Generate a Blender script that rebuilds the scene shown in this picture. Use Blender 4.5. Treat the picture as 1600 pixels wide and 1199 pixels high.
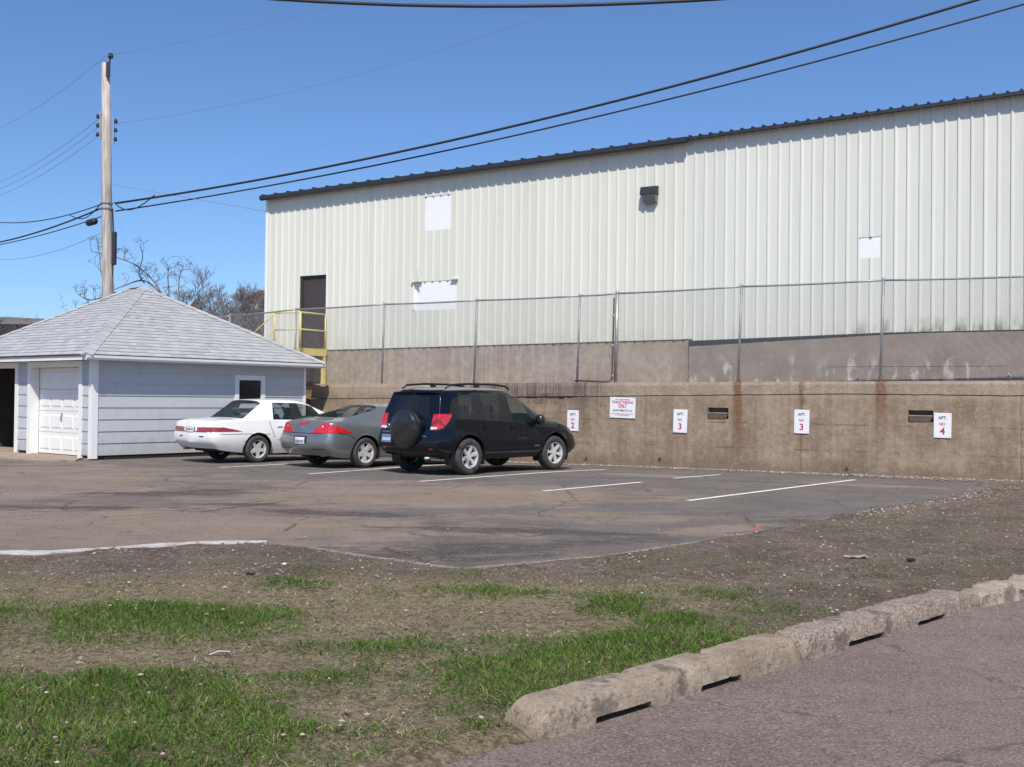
import bpy, bmesh, math, random
import numpy as np
from mathutils import Vector, Matrix, noise as mnoise
from mathutils.bvhtree import BVHTree

# ---------------------------------------------------------------- scene, camera, light
scene = bpy.context.scene
for o in list(bpy.data.objects):
    bpy.data.objects.remove(o, do_unlink=True)
C = scene.collection
R = math.radians
random.seed(7)
rng = np.random.default_rng(11)

cam_d = bpy.data.cameras.new('camera'); cam = bpy.data.objects.new('camera', cam_d); C.objects.link(cam)
cam_d.sensor_width = 36.0; cam_d.lens = 38.25; cam_d.clip_start = 0.05; cam_d.clip_end = 3000
cam.location = (0, 0, 1.5)
cam.rotation_euler = (Matrix.Rotation(R(90) + math.atan(22.5 / 1700), 3, 'X') @ Matrix.Rotation(0.0115, 3, 'Z')).to_euler()
scene.camera = cam
scene.render.resolution_x = 1024; scene.render.resolution_y = 767

SUN_EL, SUN_AZ = 51.5, 0.0            # azimuth: degrees to the right of straight behind the camera
world = bpy.data.worlds.new('World'); scene.world = world; world.use_nodes = True
wn = world.node_tree; bg = wn.nodes['Background']
sky = wn.nodes.new('ShaderNodeTexSky'); sky.sky_type = 'NISHITA'; sky.sun_disc = False
sky.sun_elevation = R(SUN_EL); sky.sun_rotation = R(180 - SUN_AZ)
sky.air_density = 0.85; sky.dust_density = 0.8; sky.ozone_density = 9.5; sky.altitude = 200
wn.links.new(sky.outputs[0], bg.inputs[0]); bg.inputs[1].default_value = 0.15
sd = bpy.data.lights.new('sun', 'SUN'); sun = bpy.data.objects.new('sun', sd); C.objects.link(sun)
sd.energy = 5.0; sd.angle = R(0.53); sd.color = (1.0, 0.93, 0.82)
sdir = Vector((math.sin(R(SUN_AZ)) * math.cos(R(SUN_EL)), -math.cos(R(SUN_AZ)) * math.cos(R(SUN_EL)), math.sin(R(SUN_EL))))
sun.rotation_euler = sdir.to_track_quat('Z', 'Y').to_euler(); sun.location = (5, -20, 30)
vs = scene.view_settings
vs.view_transform = 'Standard'; vs.look = 'None'; vs.exposure = 0.0; vs.gamma = 1.0; vs.use_curve_mapping = False

# ---------------------------------------------------------------- helpers
def tag(o, label=None, cat=None, group=None, kind=None):
    if label: o['label'] = label
    if cat: o['category'] = cat
    if group: o['group'] = group
    if kind: o['kind'] = kind
    return o

def empty(name, loc=(0, 0, 0), rz=0.0, parent=None):
    o = bpy.data.objects.new(name, None); C.objects.link(o)
    o.location = loc; o.rotation_euler = (0, 0, rz); o.empty_display_size = .2
    if parent: o.parent = parent
    return o

def link_mesh(name, me, m=None, parent=None, smooth=False):
    o = bpy.data.objects.new(name, me); C.objects.link(o)
    if m is not None: me.materials.append(m)
    if parent is not None: o.parent = parent
    if smooth: me.polygons.foreach_set('use_smooth', [True] * len(me.polygons))
    return o

def share(o, parent=None, loc=None, rot=None):
    c = o.copy(); C.objects.link(c)
    if parent is not None: c.parent = parent
    if loc is not None: c.location = loc
    if rot is not None: c.rotation_euler = rot
    return c

class MB:
    def __init__(s): s.v = []; s.f = []
    def add(s, vs, fs):
        n = len(s.v); s.v += [tuple(p) for p in vs]; s.f += [tuple(i + n for i in f) for f in fs]; return s
    def box(s, x0, x1, y0, y1, z0, z1, M=None):
        vs = [Vector((x, y, z)) for z in (z0, z1) for y in (y0, y1) for x in (x0, x1)]
        if M is not None: vs = [M @ p for p in vs]
        return s.add(vs, [(0, 2, 3, 1), (4, 5, 7, 6), (0, 1, 5, 4), (2, 6, 7, 3), (0, 4, 6, 2), (1, 3, 7, 5)])
    def tube(s, pts, r, n=6, cap=True):
        pts = [Vector(p) for p in pts]; k = len(pts)
        rs = r if isinstance(r, (list, tuple)) else [r] * k
        base = len(s.v); prev = None
        for i, p in enumerate(pts):
            d = (pts[min(i + 1, k - 1)] - pts[max(i - 1, 0)])
            d = d.normalized() if d.length > 1e-9 else Vector((0, 0, 1))
            if prev is None:
                a = d.orthogonal().normalized()
            else:
                a = (prev - d * prev.dot(d)); a = a.normalized() if a.length > 1e-6 else d.orthogonal().normalized()
            prev = a; b = d.cross(a)
            for j in range(n):
                t = 2 * math.pi * j / n
                s.v.append(tuple(p + (a * math.cos(t) + b * math.sin(t)) * rs[i]))
        for i in range(k - 1):
            for j in range(n):
                q = base + i * n
                s.f.append((q + j, q + (j + 1) % n, q + n + (j + 1) % n, q + n + j))
        if cap:
            s.f.append(tuple(base + j for j in reversed(range(n)))); s.f.append(tuple(base + (k - 1) * n + j for j in range(n)))
        return s
    def lathe(s, prof, n=32, axis='Y', c=(0, 0, 0)):
        base = len(s.v); k = len(prof)
        for j in range(n):
            t = 2 * math.pi * j / n
            for (r, h) in prof:
                if axis == 'Y': s.v.append((c[0] + r * math.cos(t), c[1] + h, c[2] + r * math.sin(t)))
                else: s.v.append((c[0] + r * math.cos(t), c[1] + r * math.sin(t), c[2] + h))
        for j in range(n):
            for i in range(k - 1):
                a = base + j * k + i; b = base + ((j + 1) % n) * k + i
                s.f.append((a, b, b + 1, a + 1))
        return s
    def prism(s, poly, z0, z1):
        n = len(poly)
        return s.add([(x, y, z0) for x, y in poly] + [(x, y, z1) for x, y in poly],
                     [tuple(reversed(range(n))), tuple(range(n, 2 * n))] + [(i, (i + 1) % n, n + (i + 1) % n, n + i) for i in range(n)])
    def build(s, name, m, parent=None, smooth=False, bevel=0, fix=True):
        me = bpy.data.meshes.new(name); me.from_pydata(s.v, [], s.f)
        if fix or bevel:
            bm = bmesh.new(); bm.from_mesh(me)
            if fix: bmesh.ops.recalc_face_normals(bm, faces=bm.faces)
            if bevel: bmesh.ops.bevel(bm, geom=bm.edges[:], offset=bevel, segments=1, affect='EDGES', profile=.5, clamp_overlap=True)
            bm.to_mesh(me); bm.free()
        return link_mesh(name, me, m, parent, smooth)

def boxo(name, m, parent, x0, x1, y0, y1, z0, z1, bevel=0, M=None):
    return MB().box(x0, x1, y0, y1, z0, z1, M).build(name, m, parent, bevel=bevel)

def nz(x, y, z=0.0): return mnoise.noise(Vector((x, y, z)))
def smooth(a, b, x):
    t = min(1, max(0, (x - a) / (b - a))); return t * t * (3 - 2 * t)

# ---------------------------------------------------------------- node materials
class NT:
    def __init__(s, name):
        s.m = bpy.data.materials.new(name); s.m.use_nodes = True; s.t = s.m.node_tree
        s.b = s.t.nodes['Principled BSDF']; s.out = s.t.nodes['Material Output']
    def n(s, typ): return s.t.nodes.new(typ)
    def put(s, sock, v):
        if v is None: return
        if isinstance(v, bpy.types.NodeSocket): s.t.links.new(v, sock)
        elif isinstance(v, (tuple, list)) and len(v) == 3 and sock.type == 'RGBA': sock.default_value = (*v, 1)
        else: sock.default_value = v
    def obj(s): return s.n('ShaderNodeTexCoord').outputs['Object']
    def pos(s): return s.n('ShaderNodeNewGeometry').outputs['Position']
    def sep(s, v):
        k = s.n('ShaderNodeSeparateXYZ'); s.put(k.inputs[0], v); return k.outputs
    def comb(s, x=0, y=0, z=0):
        k = s.n('ShaderNodeCombineXYZ'); [s.put(k.inputs[i], q) for i, q in enumerate((x, y, z))]; return k.outputs[0]
    def math(s, op, a, b=None, c=None, clamp=False):
        k = s.n('ShaderNodeMath'); k.operation = op; k.use_clamp = clamp
        for i, q in enumerate((a, b, c)): s.put(k.inputs[i], q)
        return k.outputs[0]
    def add(s, a, b): return s.math('ADD', a, b)
    def mul(s, a, b): return s.math('MULTIPLY', a, b)
    def sub(s, a, b): return s.math('SUBTRACT', a, b)
    def mx(s, a, b): return s.math('MAXIMUM', a, b)
    def scale(s, v, k):
        q = s.n('ShaderNodeVectorMath'); q.operation = 'MULTIPLY'; s.put(q.inputs[0], v); q.inputs[1].default_value = k; return q.outputs[0]
    def noise(s, v, scale=5, detail=4, rough=.55, dist=0):
        k = s.n('ShaderNodeTexNoise'); s.put(k.inputs['Vector'], v); k.inputs['Scale'].default_value = scale
        k.inputs['Detail'].default_value = detail; k.inputs['Roughness'].default_value = rough; k.inputs['Distortion'].default_value = dist
        return k.outputs[0]
    def voro(s, v, scale, feature='F1', out=0):
        k = s.n('ShaderNodeTexVoronoi'); k.feature = feature; s.put(k.inputs['Vector'], v); k.inputs['Scale'].default_value = scale
        return k.outputs[out]
    def ss(s, a, b, x):
        k = s.n('ShaderNodeMapRange'); k.interpolation_type = 'SMOOTHSTEP'; s.put(k.inputs['Value'], x)
        s.put(k.inputs['From Min'], a); s.put(k.inputs['From Max'], b); return k.outputs[0]
    def map(s, x, a, b, c, d):
        k = s.n('ShaderNodeMapRange'); s.put(k.inputs['Value'], x)
        for q, w in zip(('From Min', 'From Max', 'To Min', 'To Max'), (a, b, c, d)): s.put(k.inputs[q], w)
        return k.outputs[0]
    def mix(s, f, a, b, typ='MIX'):
        k = s.n('ShaderNodeMix'); k.data_type = 'RGBA'; k.blend_type = typ; s.put(k.inputs[0], f); s.put(k.inputs[6], a); s.put(k.inputs[7], b); return k.outputs[2]
    def attr(s, name):
        k = s.n('ShaderNodeAttribute'); k.attribute_name = name; return k
    def bump(s, h, strength=.3, dist=.01):
        k = s.n('ShaderNodeBump'); s.put(k.inputs['Height'], h); k.inputs['Strength'].default_value = strength; k.inputs['Distance'].default_value = dist
        s.t.links.new(k.outputs[0], s.b.inputs['Normal'])
    def fin(s, col=None, rough=.8, metal=0, spec=None, coat=None, **kw):
        s.put(s.b.inputs['Base Color'], col); s.put(s.b.inputs['Roughness'], rough); s.put(s.b.inputs['Metallic'], metal)
        if spec is not None: s.b.inputs['Specular IOR Level'].default_value = spec
        if coat is not None: s.b.inputs['Coat Weight'].default_value = coat; s.b.inputs['Coat Roughness'].default_value = .04
        for k, v in kw.items(): s.put(s.b.inputs[k.replace('_', ' ')], v)
        return s.m

def simple(name, col, rough=.7, metal=0, var=.12, scale=6, bump=0, bscale=40, spec=None, coat=None, dirt=None):
    k = NT(name); p = k.obj()
    n = k.noise(p, scale, 5, .6)
    f = k.map(n, .3, .7, 1 - var, 1 + var)
    c = k.mix(1.0, col, k.comb(f, f, f), 'MULTIPLY')
    if dirt:
        c = k.mix(k.mul(k.ss(.5, .72, k.noise(p, scale * .6, 6, .65)), dirt[1]), c, dirt[0])
    if bump: k.bump(k.noise(p, bscale, 4, .6), bump, .01)
    return k.fin(c, rough, metal, spec, coat)

M = {}
M['white_paint'] = simple('white_paint', (.78, .78, .76), .55, var=.04, scale=3)
def m_lap():
    k = NT('siding_grey'); p = k.obj(); z = k.sep(p)[2]; n = k.noise(p, 3, 6, .65); n2 = k.noise(k.scale(p, (1, 1, .35)), 5, 8, .75)
    oi = k.n('ShaderNodeObjectInfo').outputs['Random']; f = k.mul(k.map(n, .3, .7, .95, 1.05), k.map(oi, 0, 1, .96, 1.03))
    c = k.mix(1.0, (.475, .50, .53), k.comb(f, f, f), 'MULTIPLY')
    c = k.mix(k.mul(k.ss(.54, .66, n2), .30), c, (.34, .34, .34))
    c = k.mix(k.mul(k.ss(.55, .05, k.add(z, k.mul(k.sub(n2, .5), 1.6))), .40), c, (.27, .24, .20))      # mud splashes
    k.bump(k.noise(p, 60, 4, .6), .05, .01); return k.fin(c, .6)
M['siding_grey'] = m_lap()
M['dark'] = simple('dark_void', (.012, .012, .013), .8)
M['black_rubber'] = simple('black_rubber', (.022, .022, .022), .75, var=.2, scale=10)
M['tyre'] = simple('tyre_rubber', (.045, .042, .040), .8, var=.25, scale=9, dirt=((.12, .10, .085), .5))
M['alloy'] = simple('alloy', (.66, .66, .66), .35, .35, var=.05)
M['steel'] = simple('galvanised_steel', (.36, .37, .37), .5, .6, var=.15, scale=8)
M['rust'] = simple('rusty_steel', (.13, .075, .05), .85, .1, var=.35, scale=14)
M['wood_pole'] = None
M['yellow'] = simple('yellow_paint', (.74, .60, .20), .55, var=.1, scale=5, dirt=((.35, .25, .12), .35))
M['wire_black'] = simple('cable_black', (.02, .02, .024), .6)
M['wire_grey'] = simple('cable_grey', (.22, .23, .26), .5)
M['sign_white'] = simple('sign_white', (.76, .77, .80), .45, var=.03, scale=4)
M['board_white'] = simple('painted_board', (.78, .785, .80), .6, var=.025, scale=2)
M['sign_black'] = simple('lettering_black', (.03, .03, .04), .6)
M['sign_red'] = simple('lettering_red', (.50, .03, .08), .55)
M['sign_green'] = simple('lettering_green', (.03, .12, .08), .55)
M['gravel'] = None

def m_pole():
    k = NT('weathered_pole'); p = k.obj(); q = k.scale(p, (1, 1, .06))
    n = k.noise(q, 22, 5, .6); c = k.mix(k.ss(.35, .7, n), (.30, .265, .24), (.56, .52, .49))
    k.bump(n, .4, .02); return k.fin(c, .85)
M['wood_pole'] = m_pole()

def m_siding():
    # cream painted steel: slightly different tone per panel, grime at the foot, faint streaks
    k = NT('cream_steel_siding'); p = k.obj(); s = k.sep(p)
    st = k.noise(k.scale(p, (3.0, 3, .18)), 2.2, 5, .6)
    big = k.noise(k.scale(p, (.5, .5, .35)), 1.0, 3, .5)
    tone = k.mix(k.ss(5.0, 5.1, s[0]), (.645, .65, .585), (.64, .65, .61))
    c = k.mix(k.mul(k.ss(.45, .75, st), .30), tone, (.53, .525, .445))
    c = k.mix(k.mul(k.ss(.4, .7, big), .25), c, (.64, .65, .60))
    foot = k.mul(k.ss(3.42, 3.0, s[2]), k.ss(.42, .62, k.noise(k.scale(p, (2.4, 1, .8)), 1.5, 5, .65)))
    zone = k.ss(8.2, 9.6, s[0])
    c = k.mix(k.mul(k.mul(foot, k.add(.12, k.mul(zone, .8))), 1.0), c, (.20, .19, .11))
    oi = k.n('ShaderNodeObjectInfo').outputs['Random']; rf_ = k.map(oi, 0, 1, .955, 1.035); c = k.mix(1.0, c, k.comb(rf_, rf_, rf_), 'MULTIPLY')
    spk = k.ss(.66, .74, k.noise(p, 9, 7, .75))
    c = k.mix(k.mul(spk, .35), c, (.42, .40, .33))
    return k.fin(c, .42, 0, .35)
M['siding'] = m_siding()

def m_wall():
    # old cast concrete: board marks, lifts, run-off streaks, rust below the fence posts
    k = NT('old_cast_concrete'); p = k.obj(); s = k.sep(p); x, z = s[0], s[2]
    n1 = k.noise(p, 1.3, 6, .62); n2 = k.noise(p, 7, 6, .65); n3 = k.noise(p, 26, 6, .8)
    c = k.mix(k.ss(.30, .70, n1), (.205, .148, .102), (.325, .248, .178))
    c = k.mix(k.mul(k.ss(.48, .72, n2), .55), c, (.40, .335, .275))
    c = k.mix(k.mul(k.ss(.52, .36, n2), .45), c, (.20, .155, .118))
    # board / pour lines: vertical form joints and soft vertical runs
    run = k.noise(k.scale(p, (3.2, 1, .16)), 2.0, 5, .6)
    c = k.mix(k.mul(k.ss(.50, .72, run), .42), c, (.185, .140, .112))
    c = k.mix(k.mul(k.ss(.52, .34, run), .22), c, (.43, .37, .315))
    fj = k.math('ABSOLUTE', k.sub(k.math('FRACT', k.mul(x, .82)), .5))
    c = k.mix(k.mul(k.ss(.492, .4995, fj), k.mul(k.ss(.42, .6, k.noise(p, 3, 3)), .45)), c, (.13, .095, .075))
    # warm lower cap course
    c = k.mix(k.mul(k.ss(1.50, 1.62, z), .35), c, (.40, .325, .25))
    # dark seepage on the top course left of the big sign
    seep = k.mul(k.mul(k.ss(-2.2, -.6, x), k.ss(3.0, 2.0, x)), k.ss(.9, 1.75, k.add(z, k.mul(k.sub(n1, .5), .9))))
    drip = k.noise(k.scale(p, (14, 1, .25)), 1.4, 4, .6)
    c = k.mix(k.mul(seep, k.map(drip, .35, .62, .25, .95)), c, (.095, .068, .066))
    # rust runs below two posts and along one crack
    for cx, hw, zlo, amt in ((5.70, .125, -.4, .95), (8.73, .16, .55, .85), (7.10, .08, -.3, .5)):
        d = k.math('ABSOLUTE', k.add(k.sub(x, cx), k.mul(k.sub(n2, .5), .16)))
        f = k.mul(k.ss(hw, hw * .45, d), k.ss(zlo - .3, 1.9, z))
        f = k.mul(f, k.map(run, .3, .7, .55, 1))
        c = k.mix(k.mul(f, amt), c, (.150, .064, .027))
    # darker towards the foot, with an uneven upper edge
    c = k.mix(k.mul(k.ss(.34, .02, k.add(z, k.mul(k.sub(n1, .5), .5))), .55), c, (.15, .115, .088))
    # pits
    pit = k.voro(p, 9, 'F1'); pm = k.mul(k.ss(.10, .05, pit), k.ss(.52, .6, k.noise(p, 2.2, 2)))
    c = k.mix(k.mul(pm, .8), c, (.06, .05, .045))
    c = k.mix(k.mul(k.ss(.54, .62, n3), .35), c, (.46, .38, .31)); c = k.mix(k.mul(k.ss(.46, .38, n3), .4), c, (.12, .09, .07))
    for zl in (.47, 1.02):
        d = k.math('ABSOLUTE', k.add(k.sub(z, zl), k.mul(k.sub(n1, .5), .05)))
        c = k.mix(k.mul(k.ss(.022, .006, d), k.mul(k.ss(.46, .60, k.noise(k.scale(p, (1, 1, .2)), 1.6, 5, .7)), .75)), c, (.12, .088, .068))
    chip = k.mul(k.ss(.62, .68, k.noise(p, 4.2, 8, .74)), k.ss(.48, .62, n1)); c = k.mix(k.mul(chip, .55), c, (.52, .45, .37))
    k.bump(k.add(k.mul(n2, .8), k.add(k.mul(n3, .35), k.mul(pm, -.6))), .55, .03)
    return k.fin(c, .92, 0, .2)
M['wall'] = m_wall()

def m_found():
    k = NT('foundation_concrete'); p = k.obj(); s = k.sep(p); x, z = s[0], s[2]
    n1 = k.noise(p, 1.1, 6, .6); n2 = k.noise(p, 6, 6, .68)
    left = k.mix(k.ss(.32, .68, n1), (.30, .245, .20), (.40, .345, .29))
    right = k.mix(k.ss(.32, .68, n1), (.225, .188, .168), (.30, .26, .235))
    c = k.mix(k.ss(4.7, 5.2, x), left, right)
    bm = k.noise(k.scale(p, (7, 1, .10)), 2.0, 3, .5)
    c = k.mix(k.mul(k.ss(.46, .64, bm), k.mul(k.ss(4.2, 1.0, x), .50)), c, (.47, .42, .365))
    eff = k.mul(k.ss(.52, .62, k.noise(k.scale(p, (1.6, 1, .7)), 2.3, 7, .74)), k.ss(2.75, 2.15, k.add(z, k.mul(k.sub(n1, .5), .6))))
    c = k.mix(k.mul(eff, k.mul(k.ss(3.6, 6.0, x), .72)), c, (.62, .60, .58))
    c = k.mix(k.mul(k.ss(.55, .40, n2), .35), c, (.20, .165, .145))
    k.bump(n2, .4, .02)
    return k.fin(c, .92, 0, .2)
M['found'] = m_found()

def m_kerb(name, a, b, agg):
    k = NT(name); p = k.obj(); n1 = k.noise(p, 3, 8, .7); n2 = k.noise(p, 55, 5, .8); n4 = k.noise(p, 14, 7, .75)
    c = k.mix(k.ss(.36, .64, n1), a, b)
    c = k.mix(k.mul(k.ss(.53, .59, n2), agg), c, (.52, .46, .40))
    c = k.mix(k.mul(k.ss(.47, .41, n2), agg * .9), c, (.13, .098, .080))
    c = k.mix(k.mul(k.ss(.46, .38, n4), .55), c, tuple(q * .5 for q in a))
    c = k.mix(k.mul(k.ss(.55, .63, k.noise(p, 3.2, 8, .75)), .70), c, (.115, .095, .082))
    k.bump(k.add(n4, k.mul(n2, .5)), .9, .02); return k.fin(c, .92, 0, .2)
M['kerb_a'] = m_kerb('kerb_concrete_smooth', (.29, .225, .165), (.40, .325, .25), .30)
M['kerb_b'] = m_kerb('kerb_concrete_aggregate', (.27, .205, .165), (.35, .28, .23), .75)
M['kerb_c'] = m_kerb('kerb_concrete_pale', (.33, .275, .215), (.42, .355, .29), .2)
M['strip'] = m_kerb('old_white_concrete', (.50, .475, .44), (.64, .62, .59), .2)
M['apron'] = m_kerb('garage_apron_concrete', (.31, .24, .185), (.38, .305, .24), .12)

def m_asphalt():
    k = NT('lot_asphalt'); p = k.pos()
    n1 = k.noise(p, .9, 6, .62); n2 = k.noise(p, 5, 8, .75); n3 = k.noise(p, 34, 5, .8)
    st = k.noise(k.scale(p, (.7, 1.6, 1)), 1.3, 10, .74, .3); s2 = k.noise(k.scale(p, (1.0, 2.6, 1)), 1.6, 12, .80, .3)
    sand = k.attr('sand').outputs['Fac']; dark = k.attr('dark').outputs['Fac']
    c = k.mix(k.ss(.3, .7, n1), (.118, .103, .097), (.172, .152, .141))
    c = k.mix(k.mul(k.ss(.50, .64, n2), .5), c, (.215, .19, .172))
    sm = k.ss(.58, .76, k.add(k.mul(sand, .30), st))
    c = k.mix(k.mul(sm, .9), c, k.mix(k.ss(.28, .72, k.add(k.mul(n1, .55), k.mul(n2, .45))), (.205, .158, .118), (.315, .250, .193)))
    dm = k.ss(.64, .74, k.add(k.mul(dark, .32), s2))
    c = k.mix(k.mul(dm, .82), c, k.mix(k.ss(.4, .6, n2), (.055, .043, .037), (.095, .078, .068)))
    w = k.n('ShaderNodeVectorMath'); w.operation = 'ADD'; k.put(w.inputs[0], p); k.put(w.inputs[1], k.comb(k.mul(k.sub(n2, .5), .35), k.mul(k.sub(n1, .5), .8), 0))
    cr = k.voro(w.outputs[0], .42, 'DISTANCE_TO_EDGE')
    c = k.mix(k.mul(k.ss(.014, .003, cr), k.mul(k.ss(.46, .56, n1), .75)), c, (.045, .038, .034))
    c = k.mix(k.mul(k.ss(.54, .60, n3), .55), c, (.31, .27, .235))
    c = k.mix(k.mul(k.ss(.46, .40, n3), .60), c, (.062, .052, .046))
    c = k.mix(k.mul(k.ss(.56, .64, k.noise(p, 2.6, 9, .78)), .45), c, (.090, .074, .064))
    k.bump(k.add(n2, n3), .8, .02); return k.fin(c, .9, 0, .25)
M['asphalt'] = m_asphalt()

def m_road():
    k = NT('road_asphalt'); p = k.pos()
    n1 = k.noise(p, .8, 6, .6); n2 = k.noise(p, 7, 8, .75); n3 = k.noise(p, 62, 5, .85); v = k.voro(p, 110)
    c = k.mix(k.ss(.3, .7, n1), (.195, .146, .130), (.260, .200, .178))
    c = k.mix(k.mul(k.ss(.52, .64, n2), .5), c, (.30, .238, .21))
    c = k.mix(k.mul(k.ss(.48, .38, n2), .4), c, (.135, .102, .094))
    c = k.mix(k.mul(k.ss(.545, .60, n3), .75), c, (.47, .39, .35))
    c = k.mix(k.mul(k.ss(.46, .40, n3), .8), c, (.065, .048, .045))
    c = k.mix(k.mul(k.ss(.57, .66, k.noise(p, 1.1, 8, .72)), .55), c, (.27, .215, .175))
    w = k.n('ShaderNodeVectorMath'); w.operation = 'ADD'; k.put(w.inputs[0], p); k.put(w.inputs[1], k.comb(k.mul(k.sub(n2, .5), .4), k.mul(k.sub(n1, .5), .9), 0))
    cr = k.voro(w.outputs[0], .5, 'DISTANCE_TO_EDGE')
    c = k.mix(k.mul(k.ss(.007, .0015, cr), k.mul(k.ss(.5, .58, n1), .55)), c, (.05, .04, .038))
    k.bump(k.add(n3, k.add(n2, k.mul(v, .6))), .9, .012); return k.fin(c, .9, 0, .25)
M['road'] = m_road()

def m_ground():
    k = NT('bare_earth'); p = k.pos()
    n1 = k.noise(p, .8, 6, .62); n2 = k.noise(p, 6, 8, .75); n3 = k.noise(p, 42, 5, .8); n4 = k.noise(p, 17, 6, .75); v = k.voro(p, 60)
    g = k.attr('green').outputs['Fac']; gr = k.attr('grit').outputs['Fac']; sw = k.attr('straw').outputs['Fac']
    c = k.mix(k.ss(.3, .7, n1), (.215, .163, .100), (.30, .234, .148))
    c = k.mix(k.mul(sw, k.mul(k.ss(.42, .56, n4), .8)), c, (.36, .30, .19))
    gc = k.mix(k.ss(.38, .62, n2), (.172, .128, .106), (.270, .212, .176))
    gc = k.mix(k.mul(k.ss(.46, .60, k.noise(p, .55, 6, .65)), .75), gc, (.165, .142, .088))
    gc = k.mix(k.mul(k.ss(.52, .42, k.noise(p, 1.4, 7, .74)), .65), gc, (.085, .064, .056))
    c = k.mix(k.mul(gr, .95), c, gc)
    c = k.mix(k.mul(g, .65), c, k.mix(k.ss(.4, .6, n4), (.050, .072, .018), (.12, .125, .045)))
    c = k.mix(k.mul(k.ss(.535, .585, n3), .75), c, (.42, .35, .265))
    c = k.mix(k.mul(k.ss(.465, .405, n3), .75), c, (.070, .053, .038))
    c = k.mix(k.mul(k.ss(.47, .40, n4), .50), c, (.10, .076, .056))
    k.bump(k.add(k.add(k.mul(n2, .8), n3), n4), 1.0, .03); return k.fin(c, .95, 0, .15)
M['ground'] = m_ground()

def m_attr(name, ramp, rough=.7, transl=0.0):
    # colour of each blade / stone from its own random number
    k = NT(name); a = k.attr('tone').outputs['Fac']
    r = k.n('ShaderNodeValToRGB'); k.put(r.inputs[0], a)
    e = r.color_ramp.elements
    e[0].position = ramp[0][0]; e[0].color = (*ramp[0][1], 1); e[1].position = ramp[-1][0]; e[1].color = (*ramp[-1][1], 1)
    for q, col in ramp[1:-1]:
        w = e.new(q); w.color = (*col, 1)
    m = k.fin(r.outputs[0], rough, 0, .25)
    if transl:
        t = k.n('ShaderNodeBsdfTranslucent'); k.put(t.inputs[0], r.outputs[0])
        x = k.n('ShaderNodeMixShader'); x.inputs[0].default_value = transl
        k.t.links.new(k.b.outputs[0], x.inputs[1]); k.t.links.new(t.outputs[0], x.inputs[2]); k.t.links.new(x.outputs[0], k.out.inputs[0])
    return m
M['grass'] = m_attr('green_grass', [(0, (.036, .082, .010)), (.40, (.072, .155, .016)), (.78, (.125, .225, .030)), (.95, (.22, .26, .07)), (1, (.36, .32, .17))], .6, .3)
M['drygrass'] = m_attr('dry_grass', [(0, (.075, .056, .030)), (.30, (.20, .16, .088)), (.62, (.36, .305, .18)), (.9, (.52, .455, .30)), (1, (.16, .20, .05))], .8, .2)
M['stone'] = m_attr('loose_stone', [(0, (.07, .055, .05)), (.4, (.17, .135, .12)), (.8, (.28, .235, .20)), (1, (.44, .40, .35))], .9)
M['leaf'] = m_attr('leaf_litter', [(0, (.14, .095, .06)), (.45, (.30, .235, .17)), (.85, (.46, .40, .32)), (1, (.60, .57, .50))], .8, .1)
M['bark'] = simple('bare_bark', (.18, .155, .145), .9, var=.25, scale=6)
M['bark_far'] = simple('bare_bark_far', (.19, .165, .165), .9, var=.2, scale=2)

def m_paint_line():
    k = NT('worn_line_paint'); p = k.pos(); n = k.noise(p, 9, 6, .7); n2 = k.noise(p, 60, 3, .7)
    c = k.mix(k.ss(.50, .66, n), (.74, .73, .70), (.40, .37, .345)); c = k.mix(k.mul(k.ss(.58, .66, n2), .7), c, (.22, .20, .185))
    return k.fin(c, .75)
M['line'] = m_paint_line()

def m_shingle():
    k = NT('asphalt_shingles'); p = k.obj()
    n1 = k.noise(p, .9, 4, .5); n3 = k.noise(p, 40, 4, .8); at = k.attr('tab').outputs['Fac']
    c = k.mix(at, (.275, .285, .30), (.43, .435, .45))
    c = k.mix(k.mul(k.ss(.4, .7, n1), .25), c, (.39, .40, .415))
    c = k.mix(k.mul(k.ss(.54, .62, n3), .5), c, (.54, .54, .555)); c = k.mix(k.mul(k.ss(.46, .38, n3), .5), c, (.20, .205, .22))
    k.bump(n3, .35, .006); return k.fin(c, .9, 0, .2)
M['shingle'] = m_shingle()
M['roof_dark'] = simple('dark_roof_trim', (.022, .027, .033), .5, 0, var=.2)
M['roof_panel'] = simple('dark_roof_panel', (.025, .030, .036), .5, 0, var=.1)
M['door_dark'] = simple('dark_brown_door', (.050, .040, .042), .6, var=.12, scale=3)
M['soffit'] = simple('soffit_white', (.66, .66, .66), .6, var=.03)
M['interior'] = simple('garage_interior', (.05, .045, .04), .9, var=.2)
M['brick'] = simple('brown_brick', (.17, .085, .06), .9, var=.3, scale=12)
M['hill'] = simple('hillside_earth', (.15, .125, .11), .95, var=.35, scale=.12)

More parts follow.
